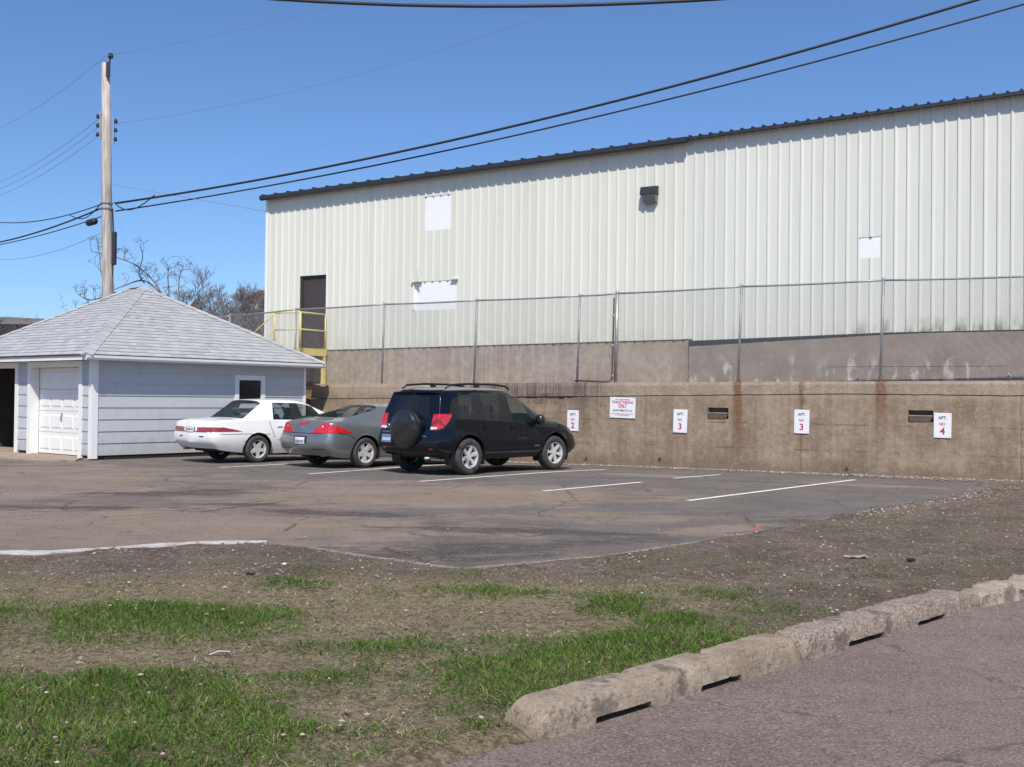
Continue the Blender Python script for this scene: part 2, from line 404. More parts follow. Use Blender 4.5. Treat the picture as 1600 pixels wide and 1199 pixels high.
def m_glass(name, tint, alpha_like=.55, rough=.02):
    # thin pane: partly clear, partly reflecting
    k = NT(name); k.fin(tint, rough, 0, .6)
    g = k.n('ShaderNodeBsdfTransparent'); k.put(g.inputs[0], tuple(min(1, t * 3 + .68) for t in tint))
    x = k.n('ShaderNodeMixShader'); x.inputs[0].default_value = alpha_like
    k.t.links.new(g.outputs[0], x.inputs[1]); k.t.links.new(k.b.outputs[0], x.inputs[2]); k.t.links.new(x.outputs[0], k.out.inputs[0])
    return k.m
M['glass'] = m_glass('car_glass', (.04, .06, .06), .26)
M['glass_tint'] = m_glass('tinted_car_glass', (.012, .013, .015), .82)
M['glass_win'] = m_glass('window_glass', (.02, .025, .03), .7)
def paint(name, col, coat=1.0, metal=0.0, rough=.45, dusty=.3, spec=.5):
    k = NT(name); p = k.obj(); n = k.noise(p, 2.2, 4, .6); s = k.sep(p)
    f = k.map(n, .3, .7, .95, 1.05); c = k.mix(1, col, k.comb(f, f, f), 'MULTIPLY')
    dust = k.mul(k.ss(.62, .22, k.add(s[2], k.mul(k.sub(k.noise(p, 6, 5), .5), .25))), dusty)
    c = k.mix(dust, c, (.20, .17, .14))
    return k.fin(c, k.add(rough, k.mul(dust, .3)), metal, spec, coat)
M['car_white'] = paint('white_car_paint', (.80, .80, .79), coat=.7)
M['car_grey'] = paint('grey_metallic', (.215, .232, .242), metal=.55, rough=.36)
M['car_black'] = paint('black_car_paint', (.003, .005, .010), rough=.2, dusty=.01, coat=.7, spec=.1)
M['cover_black'] = paint('black_cover', (.006, .007, .009), rough=.35, coat=.6, dusty=.03)
M['black_trim'] = simple('black_trim', (.013, .013, .015), .5)
M['seat'] = simple('seat_fabric', (.13, .135, .14), .9)
M['chrome'] = simple('chrome', (.75, .75, .76), .15, 1.0, var=.02)
def lens(name, col, rough=.12):
    k = NT(name); p = k.obj(); v = k.noise(p, 30, 2); return k.fin(k.mix(k.ss(.35, .7, v), col, tuple(min(1, q * 1.6 + .01) for q in col)), rough, 0, .6, 1.0)
M['lens_red'] = lens('red_lens', (.42, .012, .015))
M['lens_dull'] = lens('dull_red_lens', (.23, .022, .022), .3)
M['lens_clear'] = lens('clear_lens', (.62, .56, .54), .2)
M['plate'] = simple('number_plate', (.66, .66, .68), .4, var=.05)
M['plate_blue'] = simple('blue_number_plate', (.13, .20, .36), .4, var=.05)
M['plate_ink'] = simple('plate_ink', (.09, .10, .20), .5)
M['pink'] = simple('pink_flag', (.85, .10, .10), .6)

# ---------------------------------------------------------------- ground, lot, road
WALL_O = Vector((0, 26.6, 0)); WALL_A = math.atan2(-.586, 1)
BLD_O = Vector((0, 28.74, 0)); BLD_A = math.atan2(-.62, 1)
wx = Vector((math.cos(WALL_A), math.sin(WALL_A))); wy = Vector((-math.sin(WALL_A), math.cos(WALL_A)))
def wall_xy(x, y):
    d = Vector((x, y)) - WALL_O.xy; return d.dot(wx), d.dot(wy)
def wall_pt(lx, ly, z=0): p = WALL_O.xy + wx * lx + wy * ly; return (p.x, p.y, z)
def h(x, y):
    lx, ly = wall_xy(x, y)
    a = min(.03, max(-.07, -.06 + .008 * (lx - 1.6)))
    return a * (1 - smooth(0, 4, -ly))

def jag(poly, step=.16, amp=.035, keep=()):
    out = []
    n = len(poly)
    for i in range(n):
        a = Vector(poly[i]); b = Vector(poly[(i + 1) % n]); L = (b - a).length
        if i in keep: out.append((a.x, a.y)); continue
        k = max(1, int(L / step)); nn = Vector((-(b - a).y, (b - a).x)).normalized()
        for j in range(k):
            p = a + (b - a) * (j / k); q = nn * amp * (nz(p.x * 3.1, p.y * 3.1, 3) + .5 * nz(p.x * 9, p.y * 9, 1))
            out.append((p.x + q.x, p.y + q.y))
    return out
wl0, wl1 = wall_pt(-6.4, .1), wall_pt(10.75, -.35)
LOT = [(wl0[0], wl0[1]), (wl1[0], wl1[1]), (8.7, 19.31), (7.2, 17.6), (5.61, 15.85), (4.2, 14.1), (2.79, 12.42), (1.28, 10.75), (.4, 10.05), (-.43, 9.5),
       (-1.16, 10.05), (-1.99, 10.71), (-2.5, 10.98), (-3.2, 10.82), (-3.7, 10.5), (-4.25, 10.05), (-5.5, 9.9), (-9, 9.7), (-17, 9.5), (-22, 20), (-16.5, 30), (-9.3, 31.4)]
LOT_J = jag(LOT, keep=(0, 17, 18, 19, 20, 21))
ROAD = [(-6, -1.2), (-3.2, 1.7), (-.37, 4.40), (.12, 4.84), (1.60, 6.34), (3.3, 7.98), (4.9, 9.22), (7.9, 11.7), (12, 15), (30, 29), (60, 20), (20, -20), (-6, -20)]
ROAD_J = jag(ROAD, amp=.05, keep=(7, 8, 9, 10, 11, 12))

def sdist(px, py, poly):
    # signed distance to a polygon, positive inside (numpy arrays)
    d = np.full(px.shape, 1e9); ins = np.zeros(px.shape, bool); n = len(poly)
    for i in range(n):
        x0, y0 = poly[i]; x1, y1 = poly[(i + 1) % n]; ex, ey = x1 - x0, y1 - y0
        t = np.clip(((px - x0) * ex + (py - y0) * ey) / (ex * ex + ey * ey + 1e-12), 0, 1)
        d = np.minimum(d, np.hypot(px - x0 - t * ex, py - y0 - t * ey))
        c = ((y0 > py) != (y1 > py)) & (px < ex * (py - y0) / (ey + 1e-12) + x0); ins ^= c
    return np.where(ins, d, -d)

def ell(x, y, cx, cy, rx, ry, rot=0.0):
    c, s = math.cos(rot), math.sin(rot); dx, dy = x - cx, y - cy
    u, v = (c * dx + s * dy) / rx, (-s * dx + c * dy) / ry
    return max(0.0, 1.0 - (u * u + v * v) ** .5 * .75)
GREEN = [(-2.35, 7.05, .95, .62, 0, 1.0), (-3.4, 6.9, .95, .85, 0, .62), (-1.9, 4.85, 1.75, 1.15, 0, .98), (-3.2, 4.8, 1.4, 1.3, 0, .80), (-.80, 6.32, .55, .32, 0, .8),
         (.38, 6.02, 1.75, .62, R(45), .95), (-.25, 5.35, .75, .55, R(30), .75), (.78, 7.72, .38, .36, 0, .85), (.2, 8.15, .75, .22, 0, .55), (-1.75, 8.5, .32, .25, 0, .5), (1.15, 7.1, .5, .5, 0, .7), (1.6, 8.3, .5, .3, 0, .35),
         (-1.05, 5.6, .7, .45, 0, .6)]
BARE = [(-1.75, 6.05, .9, .28, 0), (-.55, 5.05, .42, .50, 0), (-.95, 5.15, .35, .3, 0), (-2.6, 6.05, .8, .25, 0)]
def green(x, y):
    g = 0
    for cx, cy, rx, ry, ro, a in GREEN: g = max(g, ell(x, y, cx, cy, rx * 1.15, ry * 1.15, ro) * a * 1.7)
    for cx, cy, rx, ry, ro in BARE: g -= .9 * ell(x, y, cx, cy, rx, ry, ro)
    g = g * .85 + .50 * nz(x * 1.5, y * 1.5, 5) + .36 * nz(x * 4.5, y * 4.5, 9) + .15 * nz(x * 12, y * 12, 2) + .0
    return min(1, max(0, g))
def grit(x, y):
    # gravelly zone along the lot edge and to the right
    e = smooth(8.2, 9.4, y - .55 * abs(min(0, x - 1.2)) * .0 + .35 * nz(x, y, 2))
    r = smooth(1.1, 2.4, x + .45 * nz(x * .8, y * .8, 7)) * smooth(6.0, 7.4, y)
    return max(e, r)

def axis(a, b, st, far):
    v = list(np.arange(a, b, st)); d = st
    lo, hi = a, v[-1]
    while hi < far: d *= 1.35; hi += d; v.append(hi)
    d = st
    while lo > -far: d *= 1.35; lo -= d; v.insert(0, lo)
    return np.array(v)
def make_ground():
    xs, ys = axis(-7.5, 12, .14, 1500), axis(2.2, 16, .14, 1500)
    X, Y = np.meshgrid(xs, ys); px, py = X.ravel(), Y.ravel()
    dl, dr = sdist(px, py, LOT), sdist(px, py, ROAD)
    n = len(px); z = np.zeros(n); g = np.zeros(n); gr = np.zeros(n); sw = np.zeros(n)
    for i in range(n):
        x, y = px[i], py[i]
        und = 0
        if -8 < x < 13 and 0 < y < 20:
            und = .022 + .022 * nz(x * .9, y * .9) + .012 * nz(x * 3, y * 3, 4)
            g[i] = green(x, y); gr[i] = grit(x, y); sw[i] = 1 - gr[i]
            und += .03 * g[i]
        z[i] = h(x, y) + und
        k = max(smooth(-.10, .12, dl[i]), smooth(-.10, .12, dr[i]))
        z[i] = z[i] * (1 - k) + k * (h(x, y) - .09)
    nx, ny = len(xs), len(ys)
    faces = [(j * nx + i, j * nx + i + 1, (j + 1) * nx + i + 1, (j + 1) * nx + i) for j in range(ny - 1) for i in range(nx - 1)]
    me = bpy.data.meshes.new('ground'); me.from_pydata(list(zip(px, py, z)), [], faces)
    for nm, arr in (('green', g), ('grit', gr), ('straw', sw)):
        me.attributes.new(nm, 'FLOAT', 'POINT').data.foreach_set('value', arr.astype(np.float32))
    o = link_mesh('ground', me, M['ground'], smooth=True)
    return tag(o, kind='structure')
make_ground()

def sheet(name, poly, m, step, zf, attrs=None, skirt=.10, reach=None):
    bm = bmesh.new(); vs = [bm.verts.new((x, y, 0)) for x, y in poly]; bm.faces.new(vs)
    bmesh.ops.triangulate(bm, faces=bm.faces[:])
    xs = [p[0] for p in poly]; ys = [p[1] for p in poly]
    r = reach or (min(xs), max(xs), min(ys), max(ys))
    for ax, lo, hi in ((0, max(min(xs), r[0]), min(max(xs), r[1])), (1, max(min(ys), r[2]), min(max(ys), r[3]))):
        t = lo + step
        while t < hi:
            co = [0, 0, 0]; no = [0, 0, 0]; co[ax] = t; no[ax] = 1
            bmesh.ops.bisect_plane(bm, geom=bm.verts[:] + bm.edges[:] + bm.faces[:], plane_co=co, plane_no=no, dist=1e-5); t += step
    for v in bm.verts: v.co.z = zf(v.co.x, v.co.y)
    be = [e for e in bm.edges if e.is_boundary]
    ex = bmesh.ops.extrude_edge_only(bm, edges=be)
    for v in ex['geom']:
        if isinstance(v, bmesh.types.BMVert): v.co.z -= skirt
    bmesh.ops.recalc_face_normals(bm, faces=bm.faces)
    me = bpy.data.meshes.new(name); bm.to_mesh(me); bm.free()
    if sum(1 for p in me.polygons if p.normal.z > .5) < len(me.polygons) * .3: me.flip_normals()
    for nm, fn in (attrs or {}).items():
        a = me.attributes.new(nm, 'FLOAT', 'POINT'); a.data.foreach_set('value', np.array([fn(v.co.x, v.co.y) for v in me.vertices], np.float32))
    return tag(link_mesh(name, me, m), kind='structure')

DARK = [(-5.1, 16.4, 1.7, .42, R(6), 1), (-2.2, 13.9, 1.5, .36, R(-14), 1), (-5.9, 14.2, 2.0, .5, 0, .7), (.3, 12.25, 2.0, .36, R(-8), .9), (-.5, 10.6, 1.6, .8, R(20), .75), (-3.6, 14.9, 1.2, .3, 0, .8), (3.5, 13.6, 1.0, .4, R(40), .5), (-8, 12.8, 2.5, .5, 0, .5), (.9, 11.4, 1.2, .4, R(30), .7), (-4.6, 17.1, .8, .3, 0, .8)]
SAND = [(-5.5, 12.2, 5.5, 2.6, 0, 1), (-1.2, 16.6, 4.2, 2.2, R(10), .95), (-9, 18, 4, 5, 0, .95), (-3.0, 18.8, 3.5, .9, 0, .6), (2.9, 21.6, 1.3, .35, R(-20), .9), (6.6, 19.6, 1.4, .4, R(-25), .9), (1.3, 13.9, 1.6, 1.0, 0, .6), (2.3, 12.5, 1.0, .4, R(40), 1.0), (-12, 22, 5, 3, 0, .8)]
def darkf(x, y): return min(1, max(0, max(ell(x, y, *e[:5]) * e[5] for e in DARK) * 1.5 + .25 * nz(x * 1.3, y * 2.6, 2)))
def sandf(x, y): return min(1, max(0, max(ell(x, y, *e[:5]) * e[5] for e in SAND) * 1.7 + .25 * nz(x * .9, y * 1.7, 8)))
lot = sheet('parking_lot', LOT_J, M['asphalt'], .3, h, {'dark': darkf, 'sand': sandf}, reach=(-9, 11, 9, 31))
road = sheet('road', ROAD_J, M['road'], .5, lambda x, y: -.012 + .006 * nz(x * .7, y * .7), reach=(-3.5, 9, 1, 12))

def stripe(p0, p1, w=.105, seed=0):
    a, b = Vector(p0), Vector(p1); d = (b - a); L = d.length; d /= L; n = Vector((-d.y, d.x))
    mb = MB(); k = max(2, int(L / .12)); vs = []; fs = []
    for i in range(k + 1):
        p = a + d * (L * i / k); q0 = p - n * (w / 2 * (1 + .14 * nz(p.x * 6, p.y * 6, seed))); q1 = p + n * (w / 2 * (1 + .14 * nz(p.x * 6, p.y * 6, seed + 5)))
        vs += [(q0.x, q0.y, h(q0.x, q0.y) + .006), (q1.x, q1.y, h(q1.x, q1.y) + .006)]
        if i: fs.append((2 * i - 2, 2 * i, 2 * i + 1, 2 * i - 1))
    o = mb.add(vs, fs).build('parking_stripe', M['line'], lot, fix=False); return o
for i, (a, b) in enumerate((((2.03, 23.56), (-1.62, 19.25)), ((6.61, 20.95), (2.63, 16.18)), ((4.25, 22.15), (3.09, 20.74)), ((2.36, 19.69), (.52, 17.56)), ((-1.0, 25.1), (-3.86, 20.78)), ((-2.9, 26.2), (-5.98, 22.33)))):
    stripe(a, b, .105 if i != 2 else .09, i)

def ribbon(name, pts, w, m, z=.012, hgt=.05, wob=.25):
    vs = []; fs = []; P = []
    for i in range(len(pts) - 1):
        a, b = Vector(pts[i]), Vector(pts[i + 1]); k = max(1, int((b - a).length / .1)); P += [a + (b - a) * (j / k) for j in range(k)]
    P.append(Vector(pts[-1])); n = len(P)
    for i, p in enumerate(P):
        d = (P[min(i + 1, n - 1)] - P[max(0, i - 1)]).normalized(); q = Vector((-d.y, d.x)); ww = w[0] + (w[1] - w[0]) * i / n if isinstance(w, tuple) else w
        ww *= 1 + wob * nz(p.x * 2.3, p.y * 2.3, 1) + wob * .6 * nz(p.x * 9, p.y * 9, 2)
        zt = h(p.x, p.y) + z + .012 * nz(p.x * 1.7, p.y * 1.7, 6)
        for s_, zz in ((-1, zt - hgt), (-.92, zt), (.92, zt), (1, zt - hgt)):
            r_ = p + q * (ww / 2 * s_); vs.append((r_.x, r_.y, zz))
        if i:
            for j in range(3): fs.append((4 * i - 4 + j, 4 * i + j, 4 * i + j + 1, 4 * i - 3 + j))
    fs += [(0, 1, 2, 3), tuple(4 * n - 4 + j for j in (3, 2, 1, 0))]
    return MB().add(vs, fs).build(name, m)
tag(ribbon('concrete_strip', [(-2.45, 10.98), (-2.95, 10.90), (-3.35, 10.72), (-3.75, 10.42), (-4.25, 10.06), (-4.6, 10.03), (-5.6, 9.96), (-7, 9.9)], (.16, .24), M['strip'], .03, .10), kind='structure')
tag(ribbon('lot_edging', [(-1.95, 10.68), (-1.16, 10.03), (-.43, 9.47)], .075, M['kerb_b'], .012, .06), kind='structure')
tag(ribbon('lot_edging', [(-.40, 9.47), (.4, 10.02), (1.28, 10.72), (2.75, 12.36)], .065, M['kerb_b'], .010, .06), kind='structure')
tag(sheet('garage_apron', [(-9.75, 24.75), (-15.2, 29.2), (-16.5, 27.6), (-10.1, 23.4), (-9.5, 23.75)], M['apron'], 1.0, lambda x, y: h(x, y) + .035 + .006 * nz(x, y), skirt=.10), kind='structure')

# parking blocks used as a kerb
def kerb_block(name, p0, p1, m, label, hgt=.155, wb=.25, wt=.125, notches=((.20, .40), (.60, .80)), rough=.0045, taper=(.10, .05), seed=0, slump=0.0, crks=()):
    a, b = Vector(p0), Vector(p1); L = (b - a).length; ang = math.atan2((b - a).y, (b - a).x)
    root = empty(name, (a.x, a.y, -.02), ang)
    N = 170; vs = []; fs = []
    prof = [(-.5, 0.0), (-.475, .45), (-.445, .80), (-.36, .985), (0, 1.0), (.36, .985), (.445, .80), (.475, .45), (.5, 0.0)]
    K = len(prof)
    for i in range(N + 1):
        t = i / N; x = t * L
        e = min(1, (t * L) / taper[0]) if taper[0] else 1; e2 = min(1, ((1 - t) * L) / taper[1]) if taper[1] else 1
        zs = (.62 + .38 * math.sin(min(e, e2) * math.pi / 2)) if min(e, e2) < 1 else 1.0
        if i in (0, N): zs *= .55
        lift = .045 if any(q0 < t < q1 for q0, q1 in notches) else 0
        hh = hgt * (1 - slump * abs(nz(x * 2.2, seed, 4)) * 1.6)
        for j, (py, pz) in enumerate(prof):
            wid = wb * (1 - pz) + wt * 1.25 * pz if abs(py) < .44 else wb
            y = py * wb; z = max(pz * hh * zs, lift if abs(py) > .48 else 0)
            nn = Vector((x * 7, y * 9 + seed, z * 9)); d = rough * (mnoise.noise(nn) + .6 * mnoise.noise(nn * 2.7))
            if abs(py) in (.36, .445):                       # chipped arrises
                ch = max(0, nz(x * 6 + seed, py * 3, 7) - .30) * .035 + max(0, nz(x * 21 + seed, py * 5, 2) - .34) * .02
                z -= ch * (1 if abs(py) < .4 else .6); y -= math.copysign(ch * .8, py)
            for cx in crks:                                  # open cracks across the block
                dd = abs(x - cx - .03 * nz(py * 4, cx * 9)); q_ = max(0, 1 - dd / .022)
                z -= .012 * q_ * (pz > .3); y -= math.copysign(.010 * q_, py)
            vs.append((x + d * .6 * (0 if 0 < i < N else 1), y + d * (1.2 if abs(py) > .3 else .2), z + d * (1 if pz > .5 else .15)))
        if i:
            for j in range(K - 1): q = (i - 1) * K + j; fs.append((q, q + 1, q + K + 1, q + K))
            q = (i - 1) * K; fs.append((q, q + K, q + 2 * K - 1, q + K - 1))
    fs += [tuple(range(K)), tuple(N * K + j for j in reversed(range(K)))]
    o = MB().add(vs, fs).build('block', m, root, smooth=True)
    o.data.set_sharp_from_angle(angle=R(38))
    return tag(root, label, 'kerb', 'parking blocks laid as a kerb')
kerb_block('parking_block', (.06, 4.89), (1.60, 6.40), M['kerb_a'], 'nearest parking block, smooth tan concrete with a grey patch, beside the grass', seed=1, notches=((.17, .36), (.55, .72)), crks=(1.46,))
kerb_block('parking_block', (1.635, 6.435), (3.30, 8.05), M['kerb_b'], 'middle parking block of rough pebbly concrete between two others', seed=5, rough=.007, notches=((.22, .42), (.62, .80)), taper=(.04, .16))
kerb_block('parking_block', (3.42, 8.16), (5.0, 9.42), M['kerb_c'], 'farthest parking block, pale crumbled concrete at the right edge', seed=9, rough=.026, notches=(), hgt=.14, taper=(.1, .1), slump=.35)

# ---------------------------------------------------------------- retaining wall
wall = empty('retaining_wall', WALL_O, WALL_A)
tag(wall, 'long stained concrete retaining wall behind the parked cars', 'wall')
def joint_z(x): return 1.42 + .0175 * (x + 5.8) + (.0 if x < 8 else -.02 * (x - 8)) + .012 * nz(x * 2.3, 3) + .008 * nz(x * 9, 4)
def top_z(x): return 1.825 + .0068 * (x + 6.3)
NICHES = [(5.025, 5.498, 1.092, 1.338), (9.256, 9.732, 1.112, 1.347)]
def crack(z, x0): return x0 + .02 * nz(z * 5, x0) + .012 * nz(z * 17, x0 + 3)
def wall_section(x0, x1, first=False, last=False, cap=False):
    name = 'cap_course' if cap else 'wall_section'
    niches = [] if cap else [q for q in NICHES if x0 < q[0] < x1]
    xs = set(np.round(np.linspace(x0, x1, max(3, int((x1 - x0) / .09))), 4).tolist())
    zs = set(np.linspace(0, 1, 5).tolist()) if cap else set(np.linspace(-.4, 1, 20).round(3).tolist())
    for q in niches:
        xs = {x for x in xs if min(abs(x - q[0]), abs(x - q[1])) > .03} | {q[0], q[1]}
        zs |= {q[2], q[3]}
    if not cap: zs = {z for z in zs if z < 1.36} | {1.2, 1.36, 1.0}
    xs, zs = sorted(xs), sorted(zs); nzs = len(zs) + (0 if cap else 1)
    vs = []; fs = []
    for x in xs:
        col = []
        for k in range(nzs):
            if cap: zb = joint_z(x) + .008; zt = top_z(x) + .006 * nz(x * 4, 8); z = zb + (zt - zb) * zs[k]
            else: z = zs[k] if k < len(zs) else joint_z(x) - .004
            fx = x
            if x == xs[0] and not first: fx = crack(z, x0) + .004
            if x == xs[-1] and not last: fx = crack(z, x1) - .004
            if x == xs[0] and first: fx = x + .18 * (1 - max(0, z) / 1.9) * -1.6
            y = .007 * nz(x * 3, z * 3, 2) + .004 * nz(x * 11, z * 11, 6)
            if cap: y += -.014 + (.02 if k == nzs - 1 else 0)
            sp = ell(x, z, .95, 1.47, .75, .16) * 2.2 if not cap else ell(x, z, .8, 1.52, .5, .07)
            if sp > 0: y += .055 * min(1, sp) * (.6 + .8 * nz(x * 6, z * 8, 3))
            col.append((fx, y, z))
        vs += col
    nx = len(xs)
    for i in range(nx - 1):
        for k in range(nzs - 1):
            xm = (xs[i] + xs[i + 1]) / 2; zm = (zs[k] + (zs[k + 1] if k + 1 < len(zs) else 1.42)) / 2
            if any(q[0] < xm < q[1] and q[2] < zm < q[3] for q in niches): continue
            fs.append((i * nzs + k, (i + 1) * nzs + k, (i + 1) * nzs + k + 1, i * nzs + k + 1))
    # back, top, ends
    D = .36; nf = len(vs)
    vs += [(p[0], D, p[2]) for p in vs[:nf]]
    bd = [(0 * nzs + k) for k in range(nzs)]; be = [((nx - 1) * nzs + k) for k in range(nzs)]
    tp = [i * nzs + nzs - 1 for i in range(nx)]; bt = [i * nzs for i in range(nx)]
    for line in (bd, be, tp, bt):
        for a, b in zip(line, line[1:]): fs.append((a, b, b + nf, a + nf))
    for i in range(nx - 1):
        fs.append((nf + i * nzs, nf + i * nzs + nzs - 1, nf + (i + 1) * nzs + nzs - 1, nf + (i + 1) * nzs))
    mb = MB().add(vs, fs)
    for q in niches:
        d = .16; mb.add([(q[0], .004, q[2]), (q[1], .004, q[2]), (q[1], .004, q[3]), (q[0], .004, q[3]), (q[0], d, q[2]), (q[1], d, q[2]), (q[1], d, q[3]), (q[0], d, q[3])],
                        [(0, 1, 5, 4), (1, 2, 6, 5), (2, 3, 7, 6), (3, 0, 4, 7), (4, 5, 6, 7)])
    return mb.build(name, M['wall'], wall)
cuts = [-6.3, -1.2, 1.95, 7.10, 11.33, 16.0]
for i in range(5):
    wall_section(cuts[i], cuts[i + 1], i == 0, i == 4); 
capc = [-6.3, -2.4, 1.75, 7.07, 12.2, 16.0]
for i in range(5): wall_section(capc[i], capc[i + 1], i == 0, i == 4, True)
for q in NICHES:
    # rusty steel bracket left in each pocket: plate, ledge, chamfered lower lip
    mb = MB(); x0, x1, z0, z1 = q; zm = z0 + (z1 - z0) * .46
    mb.add([(x0 + .005, -.012, zm), (x1 - .005, -.012, zm), (x1 - .06, -.012, z0), (x0 + .03, -.012, z0), (x0 + .005, .03, zm), (x1 - .005, .03, zm), (x1 - .06, .03, z0), (x0 + .03, .03, z0)],
           [(0, 1, 2, 3), (4, 7, 6, 5), (0, 4, 5, 1), (1, 5, 6, 2), (2, 6, 7, 3), (3, 7, 4, 0)])
    mb.build('steel_lip', M['rust'], wall, bevel=.004)
    boxo('steel_ledge', M['steel'], wall, x0 + .01, x1 - .01, -.022, .10, zm + .002, zm + .026, .003)
    boxo('steel_plate', M['rust'], wall, x0 + .002, x1 - .002, .12, .15, zm + .03, z1 - .004)
# small weep holes
for x, z in ((8.05, .12), (2.05, .10), (3.9, .16)):
    MB().lathe([(.0, .0), (.030, .0), (.034, -.014), (.022, -.014), (.020, .03), (0, .03)], 10, 'Y', (x, -.006, z)).build('weep_pipe', M['rust'], wall)

# upper terrace behind the wall and the bank at its left end
def terrace():
    mb = MB(); vs = []; fs = []; xs = np.arange(-16, 18, .5); rows = [(.36, 1.70), (1.0, 1.72), (6, 1.75)]
    for x in xs:
        for k, (y, z) in enumerate(rows):
            yy, zz = y, z + .03 * nz(x, y)
            vs.append((x, yy, zz))
    for i in range(len(xs) - 1):
        for k in range(len(rows) - 1): q = i * 3 + k; fs.append((q, q + 3, q + 4, q + 1))
    o = mb.add(vs, fs).build('terrace', M['ground'], fix=False); o.location = WALL_O; o.rotation_euler.z = WALL_A; tag(o, kind='structure')
    vs = []; fs = []; xs = np.arange(-16, -5.9, .25)
    for x in xs:
        for k in range(6):
            t = k / 5; vs.append((x, .14 + .25 * t + .05 * nz(x * 2, t * 3), -.1 + 1.82 * t))
    for i in range(len(xs) - 1):
        for k in range(5): q = i * 6 + k; fs.append((q, q + 6, q + 7, q + 1))
    o = MB().add(vs, fs).build('earth_bank', M['ground'], fix=False); o.location = WALL_O; o.rotation_euler.z = WALL_A; tag(o, kind='structure')
terrace()

# ---------------------------------------------------------------- signs
def text_mesh(name, body, size, m, parent, loc, width=None, bold=.0, align='CENTER'):
    cu = bpy.data.curves.new('txt', 'FONT'); cu.body = body; cu.size = size; cu.align_x = align; cu.align_y = 'CENTER'; cu.extrude = .0012; cu.offset = bold; cu.resolution_u = 3
    t = bpy.data.objects.new('txt', cu); C.objects.link(t); bpy.context.view_layer.update()
    me = bpy.data.meshes.new_from_object(t.evaluated_get(bpy.context.evaluated_depsgraph_get())); bpy.data.objects.remove(t); bpy.data.curves.remove(cu)
    me.name = name; me.materials.clear()
    k = 1.0
    if width and len(me.vertices):
        xs = [v.co.x for v in me.vertices]; k = width / (max(xs) - min(xs))
    me.transform(Matrix.Rotation(R(90), 4, 'X') @ Matrix.Diagonal((k, 1, 1, 1)))
    o = link_mesh(name, me, m, parent); o.location = loc; return o
def sign(name, x0, x1, z0, z1, tilt, label, lines, group=None, y=-.022):
    w, hh = (x1 - x0), (z1 - z0)
    r = empty(name, wall_pt((x0 + x1) / 2, y, z0), WALL_A)
    r.rotation_euler = (0, R(tilt), WALL_A)
    tag(r, label, 'sign', group)
    boxo('sign_board', M['sign_white'], r, -w / 2, w / 2, 0, .012, 0, hh, .002)
    for (body, size, z, m, width, bold) in lines:
        text_mesh('lettering', body, size, M[m], r, (0, -.0015, z * hh), width, bold)
    for sx in (-1, 1):
        for sz in (.05, .95):
            MB().lathe([(0, -.004), (.006, -.004), (.007, 0)], 8, 'Y', (sx * w * .42, 0, sz * hh)).build('screw', M['steel'], r)
    return r
def apt(x0, x1, z0, z1, tilt, num, label):
    sign('apartment_sign', x0, x1, z0, z1, tilt, label,
         [('APT.', .085, .80, 'sign_black', .165, .0015), ('NO.', .08, .55, 'sign_red', .115, .0015), (num, .19, .26, 'sign_red', None, .005)], 'numbered apartment parking signs')
apt(1.535, 1.835, .735, 1.225, 1.2, '2', 'white sign reading APT. NO. 2 above the front of the black car')
apt(4.215, 4.545, .765, 1.285, 1.5, '3', 'white sign reading APT. NO. 3 left of the rust streak, beside the tenant sign')
apt(6.950, 7.270, .820, 1.320, .8, '3', 'white sign reading APT. NO. 3 hung on the vertical wall crack')
apt(9.745, 10.075, .805, 1.300, .6, '4', 'white sign reading APT. NO. 4 at the right')
sign('parking_sign', 2.645, 3.285, 1.065, 1.540, 1.3, 'large square white tenant parking only sign high on the wall',
     [('NO TRESPASSING', .045, .89, 'sign_black', .36, 0), ('TENANT PARKING', .085, .76, 'sign_red', .54, .002), ('ONLY', .125, .58, 'sign_red', .22, .003), ('APARTMENTS 2-4', .070, .36, 'sign_green', .49, .001),
      ('UNAUTHORIZED VEHICLES WILL BE TOWED', .034, .20, 'sign_red', .56, 0), ("AT OWNER'S EXPENSE", .034, .13, 'sign_red', .36, 0)])

